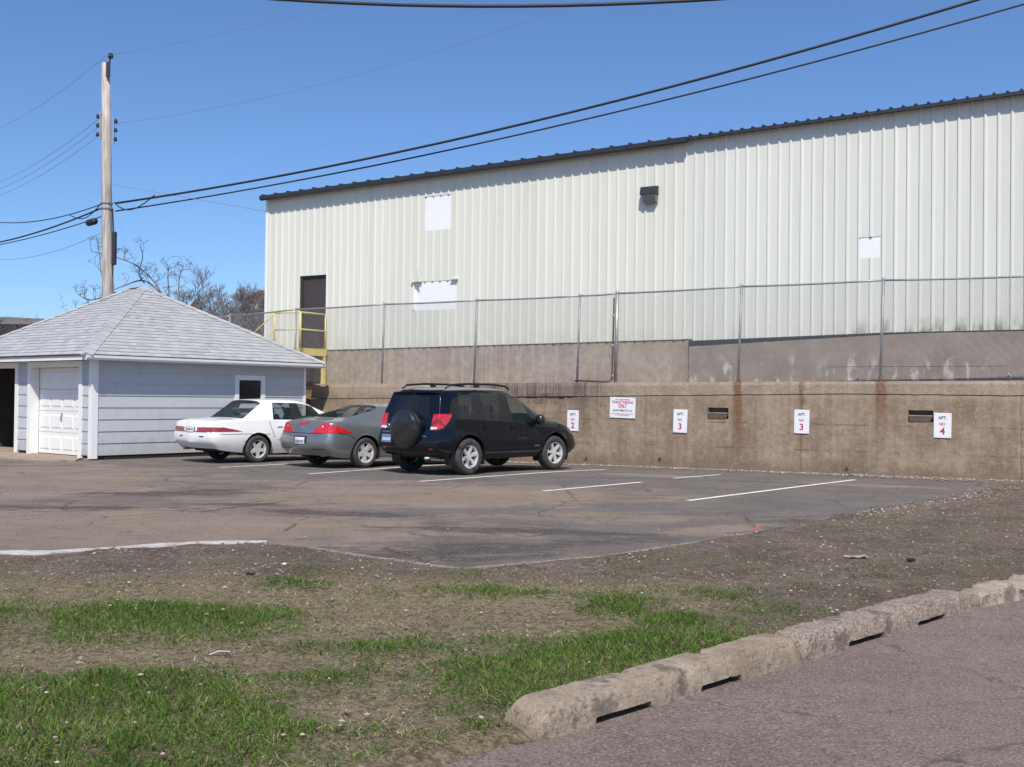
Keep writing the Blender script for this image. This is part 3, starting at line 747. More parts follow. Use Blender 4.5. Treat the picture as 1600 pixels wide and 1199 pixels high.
# ---------------------------------------------------------------- chain link fence on the wall
fence = empty('chain_link_fence', WALL_O, WALL_A)
tag(fence, 'galvanised chain link fence standing on top of the concrete wall', 'fence')
FY = .16
POSTS = [(-10.9, 3.74), (-9.62, 3.79), (-7.09, 3.90), (-4.03, 3.94), (-1.14, 3.94), (1.76, 3.945), (2.73, 3.965), (5.72, 4.0), (8.73, 4.005), (11.72, 3.96), (14.7, 3.96)]
for i, (x, zt) in enumerate(POSTS):
    zb = top_z(x) - .05 if x > -6.3 else 1.6
    lean = .03 * nz(x * 3, 1)
    r = .042 if abs(x - 2.73) < .1 else .028
    MB().tube([(x - .06 + lean if r < .04 else x - .03, FY, zb), (x, FY, zt + .02)], r, 8).build('post', M['steel'], fence, True)
    MB().lathe([(r * 1.15, -.02), (r * 1.2, .01), (r * .9, .035), (0, .05)], 8, 'Z', (x, FY, zt + .02)).build('post_cap', M['steel'], fence, True)
    if x in (5.72, 8.73): MB().tube([(x - .055, FY, zb), (x - .05, FY, zb + .16)], .042, 8).build('post_sleeve', M['rust'], fence, True)
    if i:
        px, pz = POSTS[i - 1]
        n = 6; pts = [(px + (x - px) * t / n, FY, pz + (zt - pz) * t / n - .012 * math.sin(math.pi * t / n)) for t in range(n + 1)]
        MB().tube(pts, .021, 6).build('top_rail', M['steel'], fence, True)
        # woven wire: two families of diagonal wires clipped to the bay
        mb = MB(); s = .062; zb0 = top_z(max(x, -6.3)) + .04
        Hh = (pz + zt) / 2 - zb0; L = x - px
        for d in (1, -1):
            k = -int(Hh / s) - 1
            while k * s < L:
                xa, za = px + k * s, 0.0; xb, zb_ = xa + Hh, Hh
                lo, hi = max(px, xa), min(x, xb)
                if hi - lo > .02:
                    a_, b_ = (lo - xa), (hi - xa)
                    if d == 1: mb.tube([(lo, FY - .024, zb0 + a_), (hi, FY - .024, zb0 + b_)], .0025, 3, False)
                    else: mb.tube([(lo, FY - .029, zb0 + Hh - a_), (hi, FY - .029, zb0 + Hh - b_)], .0025, 3, False)
                k += 1
        mb.build('wire_mesh', M['steel'], fence, fix=False)
# conduit strapped to the terminal post
pipe = empty('conduit_pipe', WALL_O, WALL_A); tag(pipe, 'rusty grey conduit pipe bending along the wall top beside the thick fence post', 'pipe')
MB().tube([(1.70, .05, 1.93), (2.50, .04, 1.905), (2.60, .05, 1.91), (2.655, .06, 1.97), (2.66, .07, 2.3), (2.672, .09, 3.3), (2.675, .10, 3.86)], .022, 8).build('pipe', M['rust'], pipe, True)
for z in (2.05, 2.75, 3.45): MB().lathe([(.030, -.03), (.034, -.01), (.034, .01), (.030, .03)], 8, 'Z', (2.665, .075 + .01 * (z - 2), z)).build('coupling', M['steel'], pipe)

# ---------------------------------------------------------------- metal building
bld = empty('metal_building', BLD_O, BLD_A)
tag(bld, 'long cream ribbed steel warehouse with dark roof edge above the wall', 'building')
BX0, BX1 = -8.94, 15.8; BD = 13.0
def eave_z(x): return 7.605 + .0137 * (x + 8.94)
def foot_z(x): return 2.83 + .0095 * (x + 8.9) if x < 5.0 else (2.915 + .022 * min(4.6, x - 5.0))
OPEN = [(-7.52, -6.49, 2.2, 5.09), (-2.925, -2.03, 6.12, 7.08), (-3.24, -1.82, 3.91, 4.71), (8.995, 9.45, 4.665, 5.13)]
PITCH = .258; RIB = [(0, 0), (.022, -.030), (.048, -.030), (.082, 0), (PITCH, 0)]
def prof_y(t):
    for (a, ya), (b, yb) in zip(RIB, RIB[1:]):
        if a <= t <= b: return ya + (yb - ya) * (t - a) / (b - a)
    return 0
k = 0; x = BX0 + .08
while x < BX1 - .1:
    x1 = min(x + PITCH, BX1); quads = []; zb, zt = foot_z(x + .1), eave_z(x) - .045
    zb += .006 * nz(x * 3, 2)
    bps = sorted(set([x + t for t, _ in RIB if x + t <= x1] + [x1] + [q for o_ in OPEN for q in o_[:2] if x < q < x1]))
    for a, b in zip(bps, bps[1:]):
        if b - a < 1e-4: continue
        spans = [(zb, zt)]
        for o_ in OPEN:
            if o_[0] <= (a + b) / 2 <= o_[1]:
                spans = [q for s0, s1 in spans for q in ((s0, min(s1, o_[2])), (max(s0, o_[3]), s1)) if q[1] - q[0] > .01]
        for s0, s1 in spans:
            ya, yb = prof_y(a - x), prof_y(b - x); quads.append((a, b, ya, yb, s0, s1))
    # pieces of one strip that do not touch become panels of their own
    groups = []
    for q in quads:
        for g_ in groups:
            if any(abs(w[1] - q[0]) < 1e-6 and min(w[5], q[5]) - max(w[4], q[4]) > .05 and abs(w[4] - q[4]) + abs(w[5] - q[5]) < 9 for w in g_): g_.append(q); break
        else: groups.append([q])
    for g_ in groups:
        vs = []; fs = []
        for a, b, ya, yb, s0, s1 in g_:
            n = len(vs); vs += [(a, ya, s0), (b, yb, s0), (b, yb, s1), (a, ya, s1)]; fs.append((n, n + 1, n + 2, n + 3))
        MB().add(vs, fs).build('siding_panel', M['siding'], bld, fix=False)
    x = x1; k += 1
# rows of panel screws
mb = MB()
for zr in (5.62, 5.16):
    xx = 3.4
    while xx < 14:
        mb.lathe([(0, -.006), (.011, -.006), (.014, 0)], 6, 'Y', (xx + .18, -.001, zr + .012 * (xx - 3) + .02 * nz(xx * 7, zr))); xx += PITCH
scr = mb.build('screw', M['steel'], bld); scr['kind'] = 'stuff'
# backing so that nothing shows through, side and back walls
boxo('backing_wall', M['siding'], bld, BX0 + .02, -7.56, .03, .12, 2.6, 7.5); boxo('backing_wall', M['siding'], bld, -6.45, BX1, .03, .12, 2.6, 7.55); boxo('backing_wall', M['siding'], bld, -7.555, -6.455, .03, .12, 5.16, 7.5)
boxo('side_wall', M['siding'], bld, BX0, BX0 + .1, .13, BD, 1.5, 7.55); boxo('side_wall', M['siding'], bld, BX1 - .1, BX1, .13, BD, 1.5, 7.9); boxo('back_wall', M['siding'], bld, BX0 + .11, BX1 - .11, BD - .1, BD, 1.5, 8.3)
boxo('corner_trim', M['white_paint'], bld, BX0 - .02, BX0 + .085, -.045, .125, 2.80, eave_z(BX0) - .05)
for q in OPEN[1:]:
    boxo('boarded_window', M['board_white'], bld, q[0] - .02, q[1] + .02, .010, .028, q[2] - .02, q[3] + .02)
# door with frame
d = empty('door', (0, 0, 0), 0, bld)
q = OPEN[0]
boxo('door_leaf', M['door_dark'], d, q[0] + .05, q[1] - .05, .075, .115, 2.90, q[3] - .05)
for a, b, c_, e in ((q[0] - .03, q[0] + .05, 2.86, q[3]), (q[1] - .05, q[1] + .03, 2.86, q[3])): boxo('door_frame', M['door_dark'], d, a, b, .031, .12, c_, e - .05)
boxo('door_frame', M['door_dark'], d, q[0] - .03, q[1] + .03, .031, .12, q[3] - .05, q[3] + .03)
boxo('threshold', M['steel'], d, q[0], q[1], -.03, .12, 2.86, 2.90)
MB().tube([(q[0] + .13, .06, 3.95), (q[0] + .13, .01, 3.95), (q[0] + .25, .01, 3.95)], .012, 6).build('door_handle', M['steel'], d)
# loose bent flashing at the lower boarded window
MB().add([(-3.30, -.05, 4.70), (-2.95, -.20, 4.70), (-3.12, -.04, 5.12), (-3.30, -.045, 4.705), (-2.95, -.195, 4.705), (-3.12, -.035, 5.125)], [(0, 1, 2), (3, 5, 4), (0, 3, 4, 1), (1, 4, 5, 2), (2, 5, 3, 0)]).build('bent_flashing', M['siding'], bld)
boxo('drip_cap', M['siding'], bld, -3.33, -2.98, -.085, .0, 4.705, 4.735); boxo('drip_cap', M['siding'], bld, -1.98, -1.76, -.085, .0, 4.715, 4.745)
boxo('window_trim', M['white_paint'], bld, -3.285, -3.235, -.03, .01, 3.93, 4.70)
# foundation in two pours, flashing on the right one
def found(x0, x1, y, z1f):
    vs = []; fs = []; xs = np.arange(x0, x1 + .01, (x1 - x0) / 40)
    for xx in xs:
        for yy, zz in ((y, -.4), (y + .004 * nz(xx * 5, 1), 1.6), (y, z1f(xx)), (.4, z1f(xx)), (.4, -.4)): vs.append((xx, yy, zz))
    n = len(xs)
    for i in range(n - 1):
        for j in range(4): fs.append((i * 5 + j, i * 5 + 5 + j, i * 5 + 6 + j, i * 5 + 1 + j))
    fs += [(0, 1, 2, 3, 4), tuple((n - 1) * 5 + j for j in (4, 3, 2, 1, 0))]
    return MB().add(vs, fs).build('foundation', M['found'], bld)
found(-8.8, 5.0, .022, lambda x: foot_z(x) + .03)
found(5.008, 15.7, -.05, lambda x: foot_z(x) - (.12 - .020 * min(5.5, x - 5)) - .004)
vs = []; xs = np.arange(5.0, 15.7, .3)
for xx in xs: vs += [(xx, -.062, foot_z(xx) - (.12 - .020 * min(5.5, xx - 5))), (xx, -.062, foot_z(xx) - .005), (xx, .02, foot_z(xx) + .01), (xx, .02, foot_z(xx) - .14)]
n = len(xs)
MB().add(vs, [(i * 4 + j, i * 4 + 4 + j, i * 4 + 4 + (j + 1) % 4, i * 4 + (j + 1) % 4) for i in range(n - 1) for j in range(4)] + [(0, 1, 2, 3)]).build('flashing', M['roof_dark'], bld)
boxo('crack_filler', M['dark'], bld, 8.35, 12.05, -.052, -.046, 2.27, 2.279)
# roof: panels, gutter, ribs
def roof():
    vs = []; fs = []
    for xx in (BX0 - .05, BX1 + .12):
        e = eave_z(xx)
        vs += [(xx, -.20, e - .05), (xx, -.20, e - .012), (xx, BD + .2, e + .95), (xx, BD + .2, e + .90)]
    rf = MB().add(vs, [(0, 1, 2, 3), (4, 7, 6, 5), (0, 4, 5, 1), (1, 5, 6, 2), (2, 6, 7, 3), (3, 7, 4, 0)]).build('roof', M['roof_panel'], bld)
    mb = MB(); x0, x1 = BX0 - .06, 5.0
    a, b = eave_z(x0), eave_z(x1)
    mb.add([(x0, -.21, a - .150), (x0, -.30, a - .115), (x0, -.30, a - .015), (x0, -.203, a - .015), (x1, -.21, b - .150), (x1, -.30, b - .115), (x1, -.30, b - .015), (x1, -.203, b - .015)],
           [(0, 1, 2, 3), (7, 6, 5, 4), (0, 4, 5, 1), (1, 5, 6, 2), (2, 6, 7, 3), (3, 7, 4, 0)]).build('gutter', M['roof_dark'], rf)
    mb = MB(); 
    for x0, x1 in ((5.03, BX1 + .1),):
        a, b = eave_z(x0), eave_z(x1)
        mb.add([(x0, -.215, a - .085), (x0, -.215, a - .012), (x0, -.203, a - .012), (x0, -.203, a - .085), (x1, -.215, b - .085), (x1, -.215, b - .012), (x1, -.203, b - .012), (x1, -.203, b - .085)],
               [(0, 1, 2, 3), (7, 6, 5, 4), (0, 4, 5, 1), (1, 5, 6, 2), (2, 6, 7, 3), (3, 7, 4, 0)])
    mb.build('eave_trim', M['roof_dark'], rf)
    xx = BX0 + .05; 
    while xx < BX1:
        e = eave_z(xx); wid = .038 if xx < 5 else .032; hgt = .028 if xx < 5 else .030
        y0 = -.295 if xx < 5 else -.225
        MB().add([(xx - wid, y0, e - .012), (xx - wid * .5, y0, e + hgt), (xx + wid * .5, y0, e + hgt), (xx + wid, y0, e - .012), (xx - wid, BD, e + .93), (xx - wid * .5, BD, e + .93 + hgt), (xx + wid * .5, BD, e + .93 + hgt), (xx + wid, BD, e + .93)],
                 [(0, 1, 2, 3), (7, 6, 5, 4), (0, 4, 5, 1), (1, 5, 6, 2), (2, 6, 7, 3)]).build('roof_rib', M['roof_panel'], rf)
        xx += .516 if xx < 4.7 else PITCH
roof()
# wall pack lamp
lamp = empty('wall_lamp', BLD_O + Vector((math.cos(BLD_A) * 3.96 , math.sin(BLD_A) * 3.96, 6.30)), BLD_A)
tag(lamp, 'dark box shaped security lamp mounted high on the cream siding', 'lamp')
MB().add([(-.21, -.02, .20), (.21, -.02, .20), (.21, -.24, .20), (-.21, -.24, .20), (-.21, -.02, .43), (.21, -.02, .43), (.21, -.19, .40), (-.21, -.19, .40)], [(0, 1, 2, 3), (4, 7, 6, 5), (0, 4, 5, 1), (1, 5, 6, 2), (2, 6, 7, 3), (3, 7, 4, 0)]).build('housing', M['roof_dark'], lamp, bevel=.012)
MB().add([(-.15, -.02, 0), (.19, -.02, 0), (.19, -.14, .0), (-.15, -.14, 0), (-.17, -.02, .195), (.20, -.02, .195), (.20, -.232, .195), (-.17, -.232, .195)], [(0, 3, 2, 1), (4, 5, 6, 7), (0, 1, 5, 4), (1, 2, 6, 5), (2, 3, 7, 6), (3, 0, 4, 7)]).build('lens', simple('lamp_lens', (.15, .155, .15), .25, var=.1), lamp, bevel=.01)
boxo('back_plate', M['roof_dark'], lamp, -.12, .12, -.038, .0, .05, .38)
# yellow landing and steps at the door
st = empty('steel_landing', BLD_O, BLD_A); tag(st, 'yellow painted steel landing with railings and steps below the dark door', 'stairs')
Y = M['yellow']; px0, px1, py0 = -7.45, -6.40, -1.2
boxo('landing_plate', Y, st, px0, px1, py0, -.04, 2.83, 2.865)
for a in ((px0, px1, py0 - .01, py0 + .04), (px0, px1, -.09, -.045)): boxo('edge_beam', Y, st, a[0], a[1], a[2], a[3], 2.69, 2.826)
for a in ((px1 - .045, px1 + .005),): boxo('edge_beam', Y, st, a[0], a[1], py0 + .045, -.095, 2.66, 2.826)
for (x, y) in ((px1 - .05, py0 + .04), (px1 - .05, -.14), (px0 + .05, py0 + .04)):
    boxo('column', Y, st, x - .05, x + .05, y - .05, y + .05, 1.65, 2.685)
    
for (x, y, r_, z0) in ((px1 - .03, py0 + .03, .034, 2.866), (px1 - .03, -.10, .024, 2.866), (px0 + .02, py0 + .03, .024, 2.866)):
    MB().tube([(x, y, z0), (x, y, 3.90)], r_, 8).build('rail_post', Y, st, True)
for z in (3.89, 3.40):
    MB().tube([(px0 + .02, py0 + .03, z), (px1 - .03, py0 + .03, z)], .021, 8).build('rail', Y, st, True)
    MB().tube([(px1 - .03, py0 + .03, z), (px1 - .03, -.10, z)], .021, 8).build('rail', Y, st, True)
    MB().tube([(px0 + .02, py0 + .03, z), (px0 - 1.55, py0 + .03, z - 1.05)], .019, 8).build('stair_rail', Y, st, True)
for kx in range(6):
    boxo('tread', Y, st, px0 - .27 * (kx + 1), px0 - .27 * kx - .01, py0 + .05, -.2, 2.66 - .19 * kx, 2.69 - .19 * kx)
for yy in (py0, -.19): MB().tube([(px0, yy + .02, 2.75), (px0 - 1.62, yy + .02, 1.65)], .06, 4).build('stringer', Y, st)

# ---------------------------------------------------------------- garage
GAR_O = Vector((-9.36, 24.3, .03)); GAR_A = math.atan2(.768, .64)
gar = empty('garage', GAR_O, GAR_A)
tag(gar, 'grey sided garage with white doors and a pale shingled hip roof', 'garage')
GL, GW, GH = 6.0, 6.4, 2.25
sg, wp = M['siding_grey'], M['white_paint']
# core walls
boxo('wall_core', M['interior'], gar, .02, GL - .02, .03, .10, .0, GH)
boxo('wall_core', M['interior'], gar, GL - .10, GL - .03, .11, GW - .03, 0, GH); boxo('wall_core', M['interior'], gar, .02, GL - .11, GW - .10, GW - .03, 0, GH)
boxo('garage_floor', M['apron'], gar, .02, GL - .11, .11, GW - .11, -.05, .012)
def board(axis, a, b, z, side):
    # lap board: lower edge proud; axis 'x' lies on the long side (faces -y), 'y' on the front (faces -x)
    pr, ht = .022, .268
    pts = [(0, 0), (-pr, 0), (-.006, ht), (0, ht)]
    vs = [((t, p[0], z + p[1]) if axis == 'x' else (p[0], t, z + p[1])) for t in (a, b) for p in pts]
    if side is not None and axis == 'x': vs = [(v[0], v[1] * side + (0 if side == 1 else GW), v[2]) for v in vs]
    if side is not None and axis == 'y': vs = [(v[0] * side + (0 if side == 1 else GL), v[1], v[2]) for v in vs]
    MB().add(vs, [(0, 1, 2, 3), (7, 6, 5, 4), (0, 4, 5, 1), (1, 5, 6, 2), (2, 6, 7, 3), (3, 7, 4, 0)]).build('siding_board', sg, gar)
for kz in range(8):
    z = .07 + .27 * kz
    for side in (1, -1):
        if side == 1 and 4 <= kz <= 6: board('x', .12, 3.80, z, 1); board('x', 4.68, GL - .05, z, 1)
        else: board('x', .12, GL - .05, z, side)
    for a, b in ((.12, .42), (2.96, 3.45), (6.0, GW - .10)): board('y', a, b, z, 1)
    board('y', .1, GW - .1, z, -1)
boxo('sill_plate', M['dark'], gar, .3, GL - .1, .0, .03, -.03, .065)
for a in ((-.035, .115, -.035, .0, 0, GH), (-.035, -.001, .001, .115, 0, GH), (GL - .045, GL + .03, -.035, 0, 0, GH)): boxo('corner_board', wp, gar, *a)
boxo('wall_core', M['interior'], gar, .02, .09, .12, .42, 0, GH); boxo('wall_core', M['interior'], gar, .02, .09, 2.96, 3.45, 0, GH); boxo('wall_core', M['interior'], gar, .02, .09, 6.0, GW - .1, 0, GH)
boxo('wall_core', M['interior'], gar, .02, .09, .42, 2.96, 2.06, GH); boxo('wall_core', M['interior'], gar, .02, .09, 3.45, 6.0, 2.06, GH)
# window on the long side
win = empty('window', (0, 0, 0), 0, gar)
for a in ((3.78, 3.90, 1.15, 1.96), (4.58, 4.70, 1.15, 1.96)): boxo('window_frame', wp, win, a[0], a[1], -.04, .028, a[2], a[3])
for a in ((3.90, 4.58, 1.84, 1.96), (3.90, 4.58, 1.15, 1.25)): boxo('window_frame', wp, win, a[0], a[1], -.04, .028, a[2], a[3])
boxo('pane', M['glass_win'], win, 3.90, 4.58, .004, .010, 1.25, 1.84); boxo('sill', wp, win, 3.74, 4.74, -.07, -.041, 1.13, 1.16)
boxo('dark_backing', M['dark'], win, 3.88, 4.60, .020, .029, 1.22, 1.86)
# garage doors
def door_trim(a, b):
    boxo('door_trim', wp, gar, -.035, .19, a, a + .14, 0, 2.06); boxo('door_trim', wp, gar, -.035, .19, b - .14, b, 0, 2.06); boxo('door_trim', wp, gar, -.036, .19, a - .01, b + .01, 2.06, 2.20)
door_trim(.42, 2.96); door_trim(3.45, 6.0)
gd = empty('garage_door', (0, 0, 0), 0, gar)
pan = None
for r_ in range(4):
    z0 = .03 + r_ * .508
    boxo('door_section', wp, gd, .20, .24, .57, 2.82, z0, z0 + .500)
    for c_ in range(4):
        y0 = .64 + c_ * .545
        if pan is None:
            pan = MB().add([(.20, 0, 0), (.20, .47, 0), (.20, .47, .33), (.20, 0, .33), (.186, .035, .035), (.186, .435, .035), (.186, .435, .295), (.186, .035, .295)], [(4, 5, 6, 7), (0, 1, 5, 4), (1, 2, 6, 5), (2, 3, 7, 6), (3, 0, 4, 7)]).build('door_panel', wp, gd); o = pan
        else: o = share(pan, gd)
        o.location = (0, y0, z0 + .085)
MB().tube([(.19, 1.72, .82), (.16, 1.72, .84), (.16, 1.70, .93), (.18, 1.69, 1.0)], .014, 6).build('door_handle', M['steel'], gd)
# soffit, fascia, gutter
E = .36
boxo('soffit', M['soffit'], gar, -E + .02, GL + E - .02, -E + .02, GW + E - .02, GH, GH + .02)
for a in ((-E, GL + E, -E, -E + .02, 2.20, 2.31), (-E, GL + E, GW + E - .02, GW + E, 2.20, 2.31), (-E, -E + .02, -E + .021, GW + E - .021, 2.20, 2.31), (GL + E - .02, GL + E, -E + .021, GW + E - .021, 2.20, 2.31)): boxo('fascia', wp, gar, *a)
gut = MB(); pr = [(-.0, 2.215), (-.05, 2.215), (-.07, 2.25), (-.075, 2.305), (-.067, 2.305), (-.062, 2.26), (-.045, 2.23), (-.0, 2.23)]
vs = [(x, -E - .002 + p[0], p[1]) for x in (-E - .02, GL + E + .02) for p in pr]; n = len(pr)
gut.add(vs, [(i, (i + 1) % n, n + (i + 1) % n, n + i) for i in range(n)]); gut.add([(-E - .02, -E - .002 + p[0], p[1]) for p in pr[:4] + [(0, 2.305)]], [(0, 1, 2, 3, 4)]); gut.build('gutter', wp, gar)
# hip roof in shingle courses
rf = empty('roof', (0, 0, 0), 0, gar)
ex0, ex1, ey0, ey1 = -E - .03, GL + E + .03, -E - .03, GW + E + .03; RZ0, RZ1 = 2.32, 4.27; rc = (GL / 2, GW / 2)
ra, rb = (rc[0], rc[1] - .2), (rc[0], rc[1] + .2)
faces4 = [((ex0, ey0), (ex1, ey0), ra, ra), ((ex1, ey1), (ex0, ey1), rb, rb), ((ex0, ey1), (ex0, ey0), ra, rb), ((ex1, ey0), (ex1, ey1), rb, ra)]
MB().add([(ex0, ey0, RZ0 - .02), (ex1, ey0, RZ0 - .02), (ex1, ey1, RZ0 - .02), (ex0, ey1, RZ0 - .02), (*ra, RZ1 - .03), (*rb, RZ1 - .03)], [(0, 1, 4), (1, 2, 5, 4), (2, 3, 5), (3, 0, 4, 5), (3, 2, 1, 0)]).build('roof_deck', M['interior'], rf)
NC = 24
for fi, (A, B, C1, D1) in enumerate(faces4):
    A, B, C1, D1 = Vector((*A, RZ0)), Vector((*B, RZ0)), Vector((*C1, RZ1)), Vector((*D1, RZ1))
    nn = (B - A).cross(D1 - A).normalized()
    for c_ in range(NC):
        s0, s1 = c_ / NC, min(1, (c_ + 1.12) / NC)
        L0, R0 = A + (D1 - A) * s0, B + (C1 - B) * s0; L1, R1 = A + (D1 - A) * s1, B + (C1 - B) * s1
        wlen = (R0 - L0).length; ts = [0.0]; t = random.uniform(.1, .3)
        while t < wlen - .08: ts.append(t / wlen); t += random.choice((.14, .20, .28))
        ts.append(1.0)
        vs = []; fs = []; tone = []
        for i in range(len(ts) - 1):
            th = .014 + random.uniform(0, .006); n = len(vs)
            p0, p1 = L0.lerp(R0, ts[i]), L0.lerp(R0, ts[i + 1]); q0, q1 = L1.lerp(R1, ts[i]), L1.lerp(R1, ts[i + 1])
            vs += [p0 + nn * th, p1 + nn * th, q1 + nn * .003, q0 + nn * .003, p0 - nn * .004, p1 - nn * .004]
            fs += [(n, n + 1, n + 2, n + 3), (n + 4, n + 5, n + 1, n)]
            tv = min(1, max(0, random.gauss(.6, .2))); tone += [tv, tv * .6]
        o = MB().add(vs, fs).build('shingle_course', M['shingle'], rf, fix=False)
        o.data.attributes.new('tab', 'FLOAT', 'FACE').data.foreach_set('value', np.array(tone, np.float32))
for (p, q) in (((ex0, ey0), ra), ((ex1, ey0), ra), ((ex1, ey1), rb), ((ex0, ey1), rb), (ra, rb)):
    p3 = Vector((*p, RZ0 + .012)) if p is not ra else Vector((*p, RZ1 + .012)); q3 = Vector((*q, RZ1 + .012))
    d_ = (q3 - p3).normalized(); sd_ = d_.cross(Vector((0, 0, 1))).normalized(); up = sd_.cross(d_)
    L = (q3 - p3).length; kk = max(1, int(L / .3)); vs = []; fs = []; tone = []
    for i in range(kk):
        a_, b_ = p3 + d_ * (L * i / kk), p3 + d_ * (L * (i + 1.05) / kk); n = len(vs)
        for pt, th in ((a_, .022), (b_, .008)): vs += [pt - sd_ * .14 + up * (th - .055), pt + up * (th + .012), pt + sd_ * .14 + up * (th - .055)]
        fs += [(n, n + 1, n + 4, n + 3), (n + 1, n + 2, n + 5, n + 4), (n, n + 2, n + 1)]; tv = min(1, max(0, random.gauss(.6, .15))); tone += [tv] * 3
    o = MB().add(vs, fs).build('hip_cap', M['shingle'], rf); o.data.attributes.new('tab', 'FLOAT', 'FACE').data.foreach_set('value', np.array(tone, np.float32))
# pale bundle hanging in the open bay
bun = empty('hanging_bundle', GAR_O + Vector((math.cos(GAR_A) * .75 - math.sin(GAR_A) * 3.95, math.sin(GAR_A) * .75 + math.cos(GAR_A) * 3.95, 1.62)), GAR_A)
tag(bun, 'pale bundle hanging inside the dark open garage bay', 'bundle')
mb = MB().lathe([(0, 0), (.07, .01), (.13, .08), (.15, .18), (.11, .30), (.05, .38), (.03, .42), (.05, .46)], 12, 'Z'); mb.v = [(x + .03 * nz(x * 9, z * 9), y + .03 * nz(y * 9, z * 7, 3), z) for x, y, z in mb.v]
mb.build('sack', M['board_white'], bun, True); MB().tube([(0, 0, .4), (0, 0, .62)], .006, 5).build('cord', M['wire_black'], bun)

# ---------------------------------------------------------------- cars
# A car is a control cage of stations (rear to front), eight points from sill to roof centre, subdivided; panes are cut out of it as parts.
def eval_subsurf(vs, fs, labels, creases, lv=3):
    me = bpy.data.meshes.new('cage'); me.from_pydata(vs, [], fs)
    for i, l in enumerate(labels): me.polygons[i].material_index = l
    for _ in range(12): me.materials.append(M['dark'])
    if creases:
        a = me.attributes.new('crease_edge', 'FLOAT', 'EDGE'); arr = np.zeros(len(me.edges), np.float32)
        look = {tuple(sorted(e.vertices)): e.index for e in me.edges}
        for e, c in creases.items():
            if e in look: arr[look[e]] = c
        a.data.foreach_set('value', arr)
    o = bpy.data.objects.new('cage', me); C.objects.link(o); md = o.modifiers.new('s', 'SUBSURF'); md.levels = lv; md.render_levels = lv; md.boundary_smooth = 'PRESERVE_CORNERS'
    bpy.context.view_layer.update()
    out = bpy.data.meshes.new_from_object(o.evaluated_get(bpy.context.evaluated_depsgraph_get()))
    bpy.data.objects.remove(o); bpy.data.meshes.remove(me)
    return out

def split_label(mesh, lab, side=None):
    bm = bmesh.new(); bm.from_mesh(mesh)
    kill = [f for f in bm.faces if f.material_index != lab or (side == 1 and f.calc_center_median().y < 0) or (side == -1 and f.calc_center_median().y > 0)]
    bmesh.ops.delete(bm, geom=kill, context='FACES')
    return bm

def to_obj(bm, name, m, parent, smooth_=True, thick=0):
    if thick:
        bmesh.ops.recalc_face_normals(bm, faces=bm.faces); bmesh.ops.solidify(bm, geom=bm.faces[:], thickness=thick)
    me = bpy.data.meshes.new(name); bm.to_mesh(me); bm.free(); me.materials.clear()
    me.polygons.foreach_set('material_index', [0] * len(me.polygons))
    return link_mesh(name, me, m, parent, smooth_)

AX = {'rear': (Vector((-6, 0, 0)), Vector((1, 0, 0))), 'front': (Vector((9, 0, 0)), Vector((-1, 0, 0))), 'right': (Vector((0, -4, 0)), Vector((0, 1, 0))), 'left': (Vector((0, 4, 0)), Vector((0, -1, 0))), 'top': (Vector((0, 0, 4)), Vector((0, 0, -1)))}
def decal_bm(poly, axis, bvh, off=.006, depth=.02, cuts=5):
    if isinstance(axis, tuple):                 # looking at a rear corner diagonally: ('corner', x, y)
        cx, cy = axis[1:]; sg_ = -1 if cy > 0 else 1; dr = Vector((.70711, .70711 * sg_, 0)); A_ = Vector((.70711, -.70711 * sg_, 0)); base_ = Vector((cx, cy, 0)) - dr * 3
        return decal_cast([base_ + A_ * a + Vector((0, 0, b)) for a, b in poly], dr, bvh, off, depth, cuts)
    org, dr = AX[axis]
    to3 = (lambda a, b: Vector((0, a, b))) if axis in ('rear', 'front') else ((lambda a, b: Vector((a, b, 0))) if axis == 'top' else (lambda a, b: Vector((a, 0, b))))
    return decal_cast([to3(a, b) + Vector([org[i] if dr[i] else 0 for i in range(3)]) for a, b in poly], dr, bvh, off, depth, cuts)
def decal_cast(P3, dr, bvh, off, depth, cuts):
    bm = bmesh.new(); cen = sum(P3, Vector()) / len(P3)
    f = bm.faces.new([bm.verts.new(p) for p in P3])
    if len(P3) > 4: bmesh.ops.triangulate(bm, faces=[f])
    bmesh.ops.subdivide_edges(bm, edges=bm.edges[:], cuts=cuts, use_grid_fill=True)
    for v in list(bm.verts):
        o = v.co.copy(); hit = bvh.ray_cast(o, dr)[0]; t_ = 0.0
        while hit is None and t_ < 1:          # past the edge of the body: pull in towards the middle of the patch
            t_ += .04; hit = bvh.ray_cast(o.lerp(cen, t_), dr)[0]
        if hit is None: hit = bvh.find_nearest(o)[0]
        v.co = hit - dr * off
    be = [e for e in bm.edges if e.is_boundary]; ex = bmesh.ops.extrude_edge_only(bm, edges=be)
    for g in ex['geom']:
        if isinstance(g, bmesh.types.BMVert): g.co += dr * depth
    bmesh.ops.recalc_face_normals(bm, faces=bm.faces)
    return bm
def decal(name, m, parent, bvh, parts, off=.006, depth=.02, cuts=5, smooth_=False):
    bm = bmesh.new()
    for axis, poly in parts:
        b = decal_bm(poly, axis, bvh, off, depth, cuts); t = bpy.data.meshes.new('t'); b.to_mesh(t); b.free(); bm.from_mesh(t); bpy.data.meshes.remove(t)
    return to_obj(bm, name, m, parent, smooth_)
def strip(pts, w):
    # thin polygon along a polyline in 2-D
    P = [Vector(p) for p in pts]; L = []; Rr = []
    for i, p in enumerate(P):
        d = (P[min(i + 1, len(P) - 1)] - P[max(0, i - 1)]).normalized(); n = Vector((-d.y, d.x)) * w / 2
        L.append(tuple(p + n)); Rr.append(tuple(p - n))
    return [[L[i], L[i + 1], Rr[i + 1], Rr[i]] for i in range(len(P) - 1)]

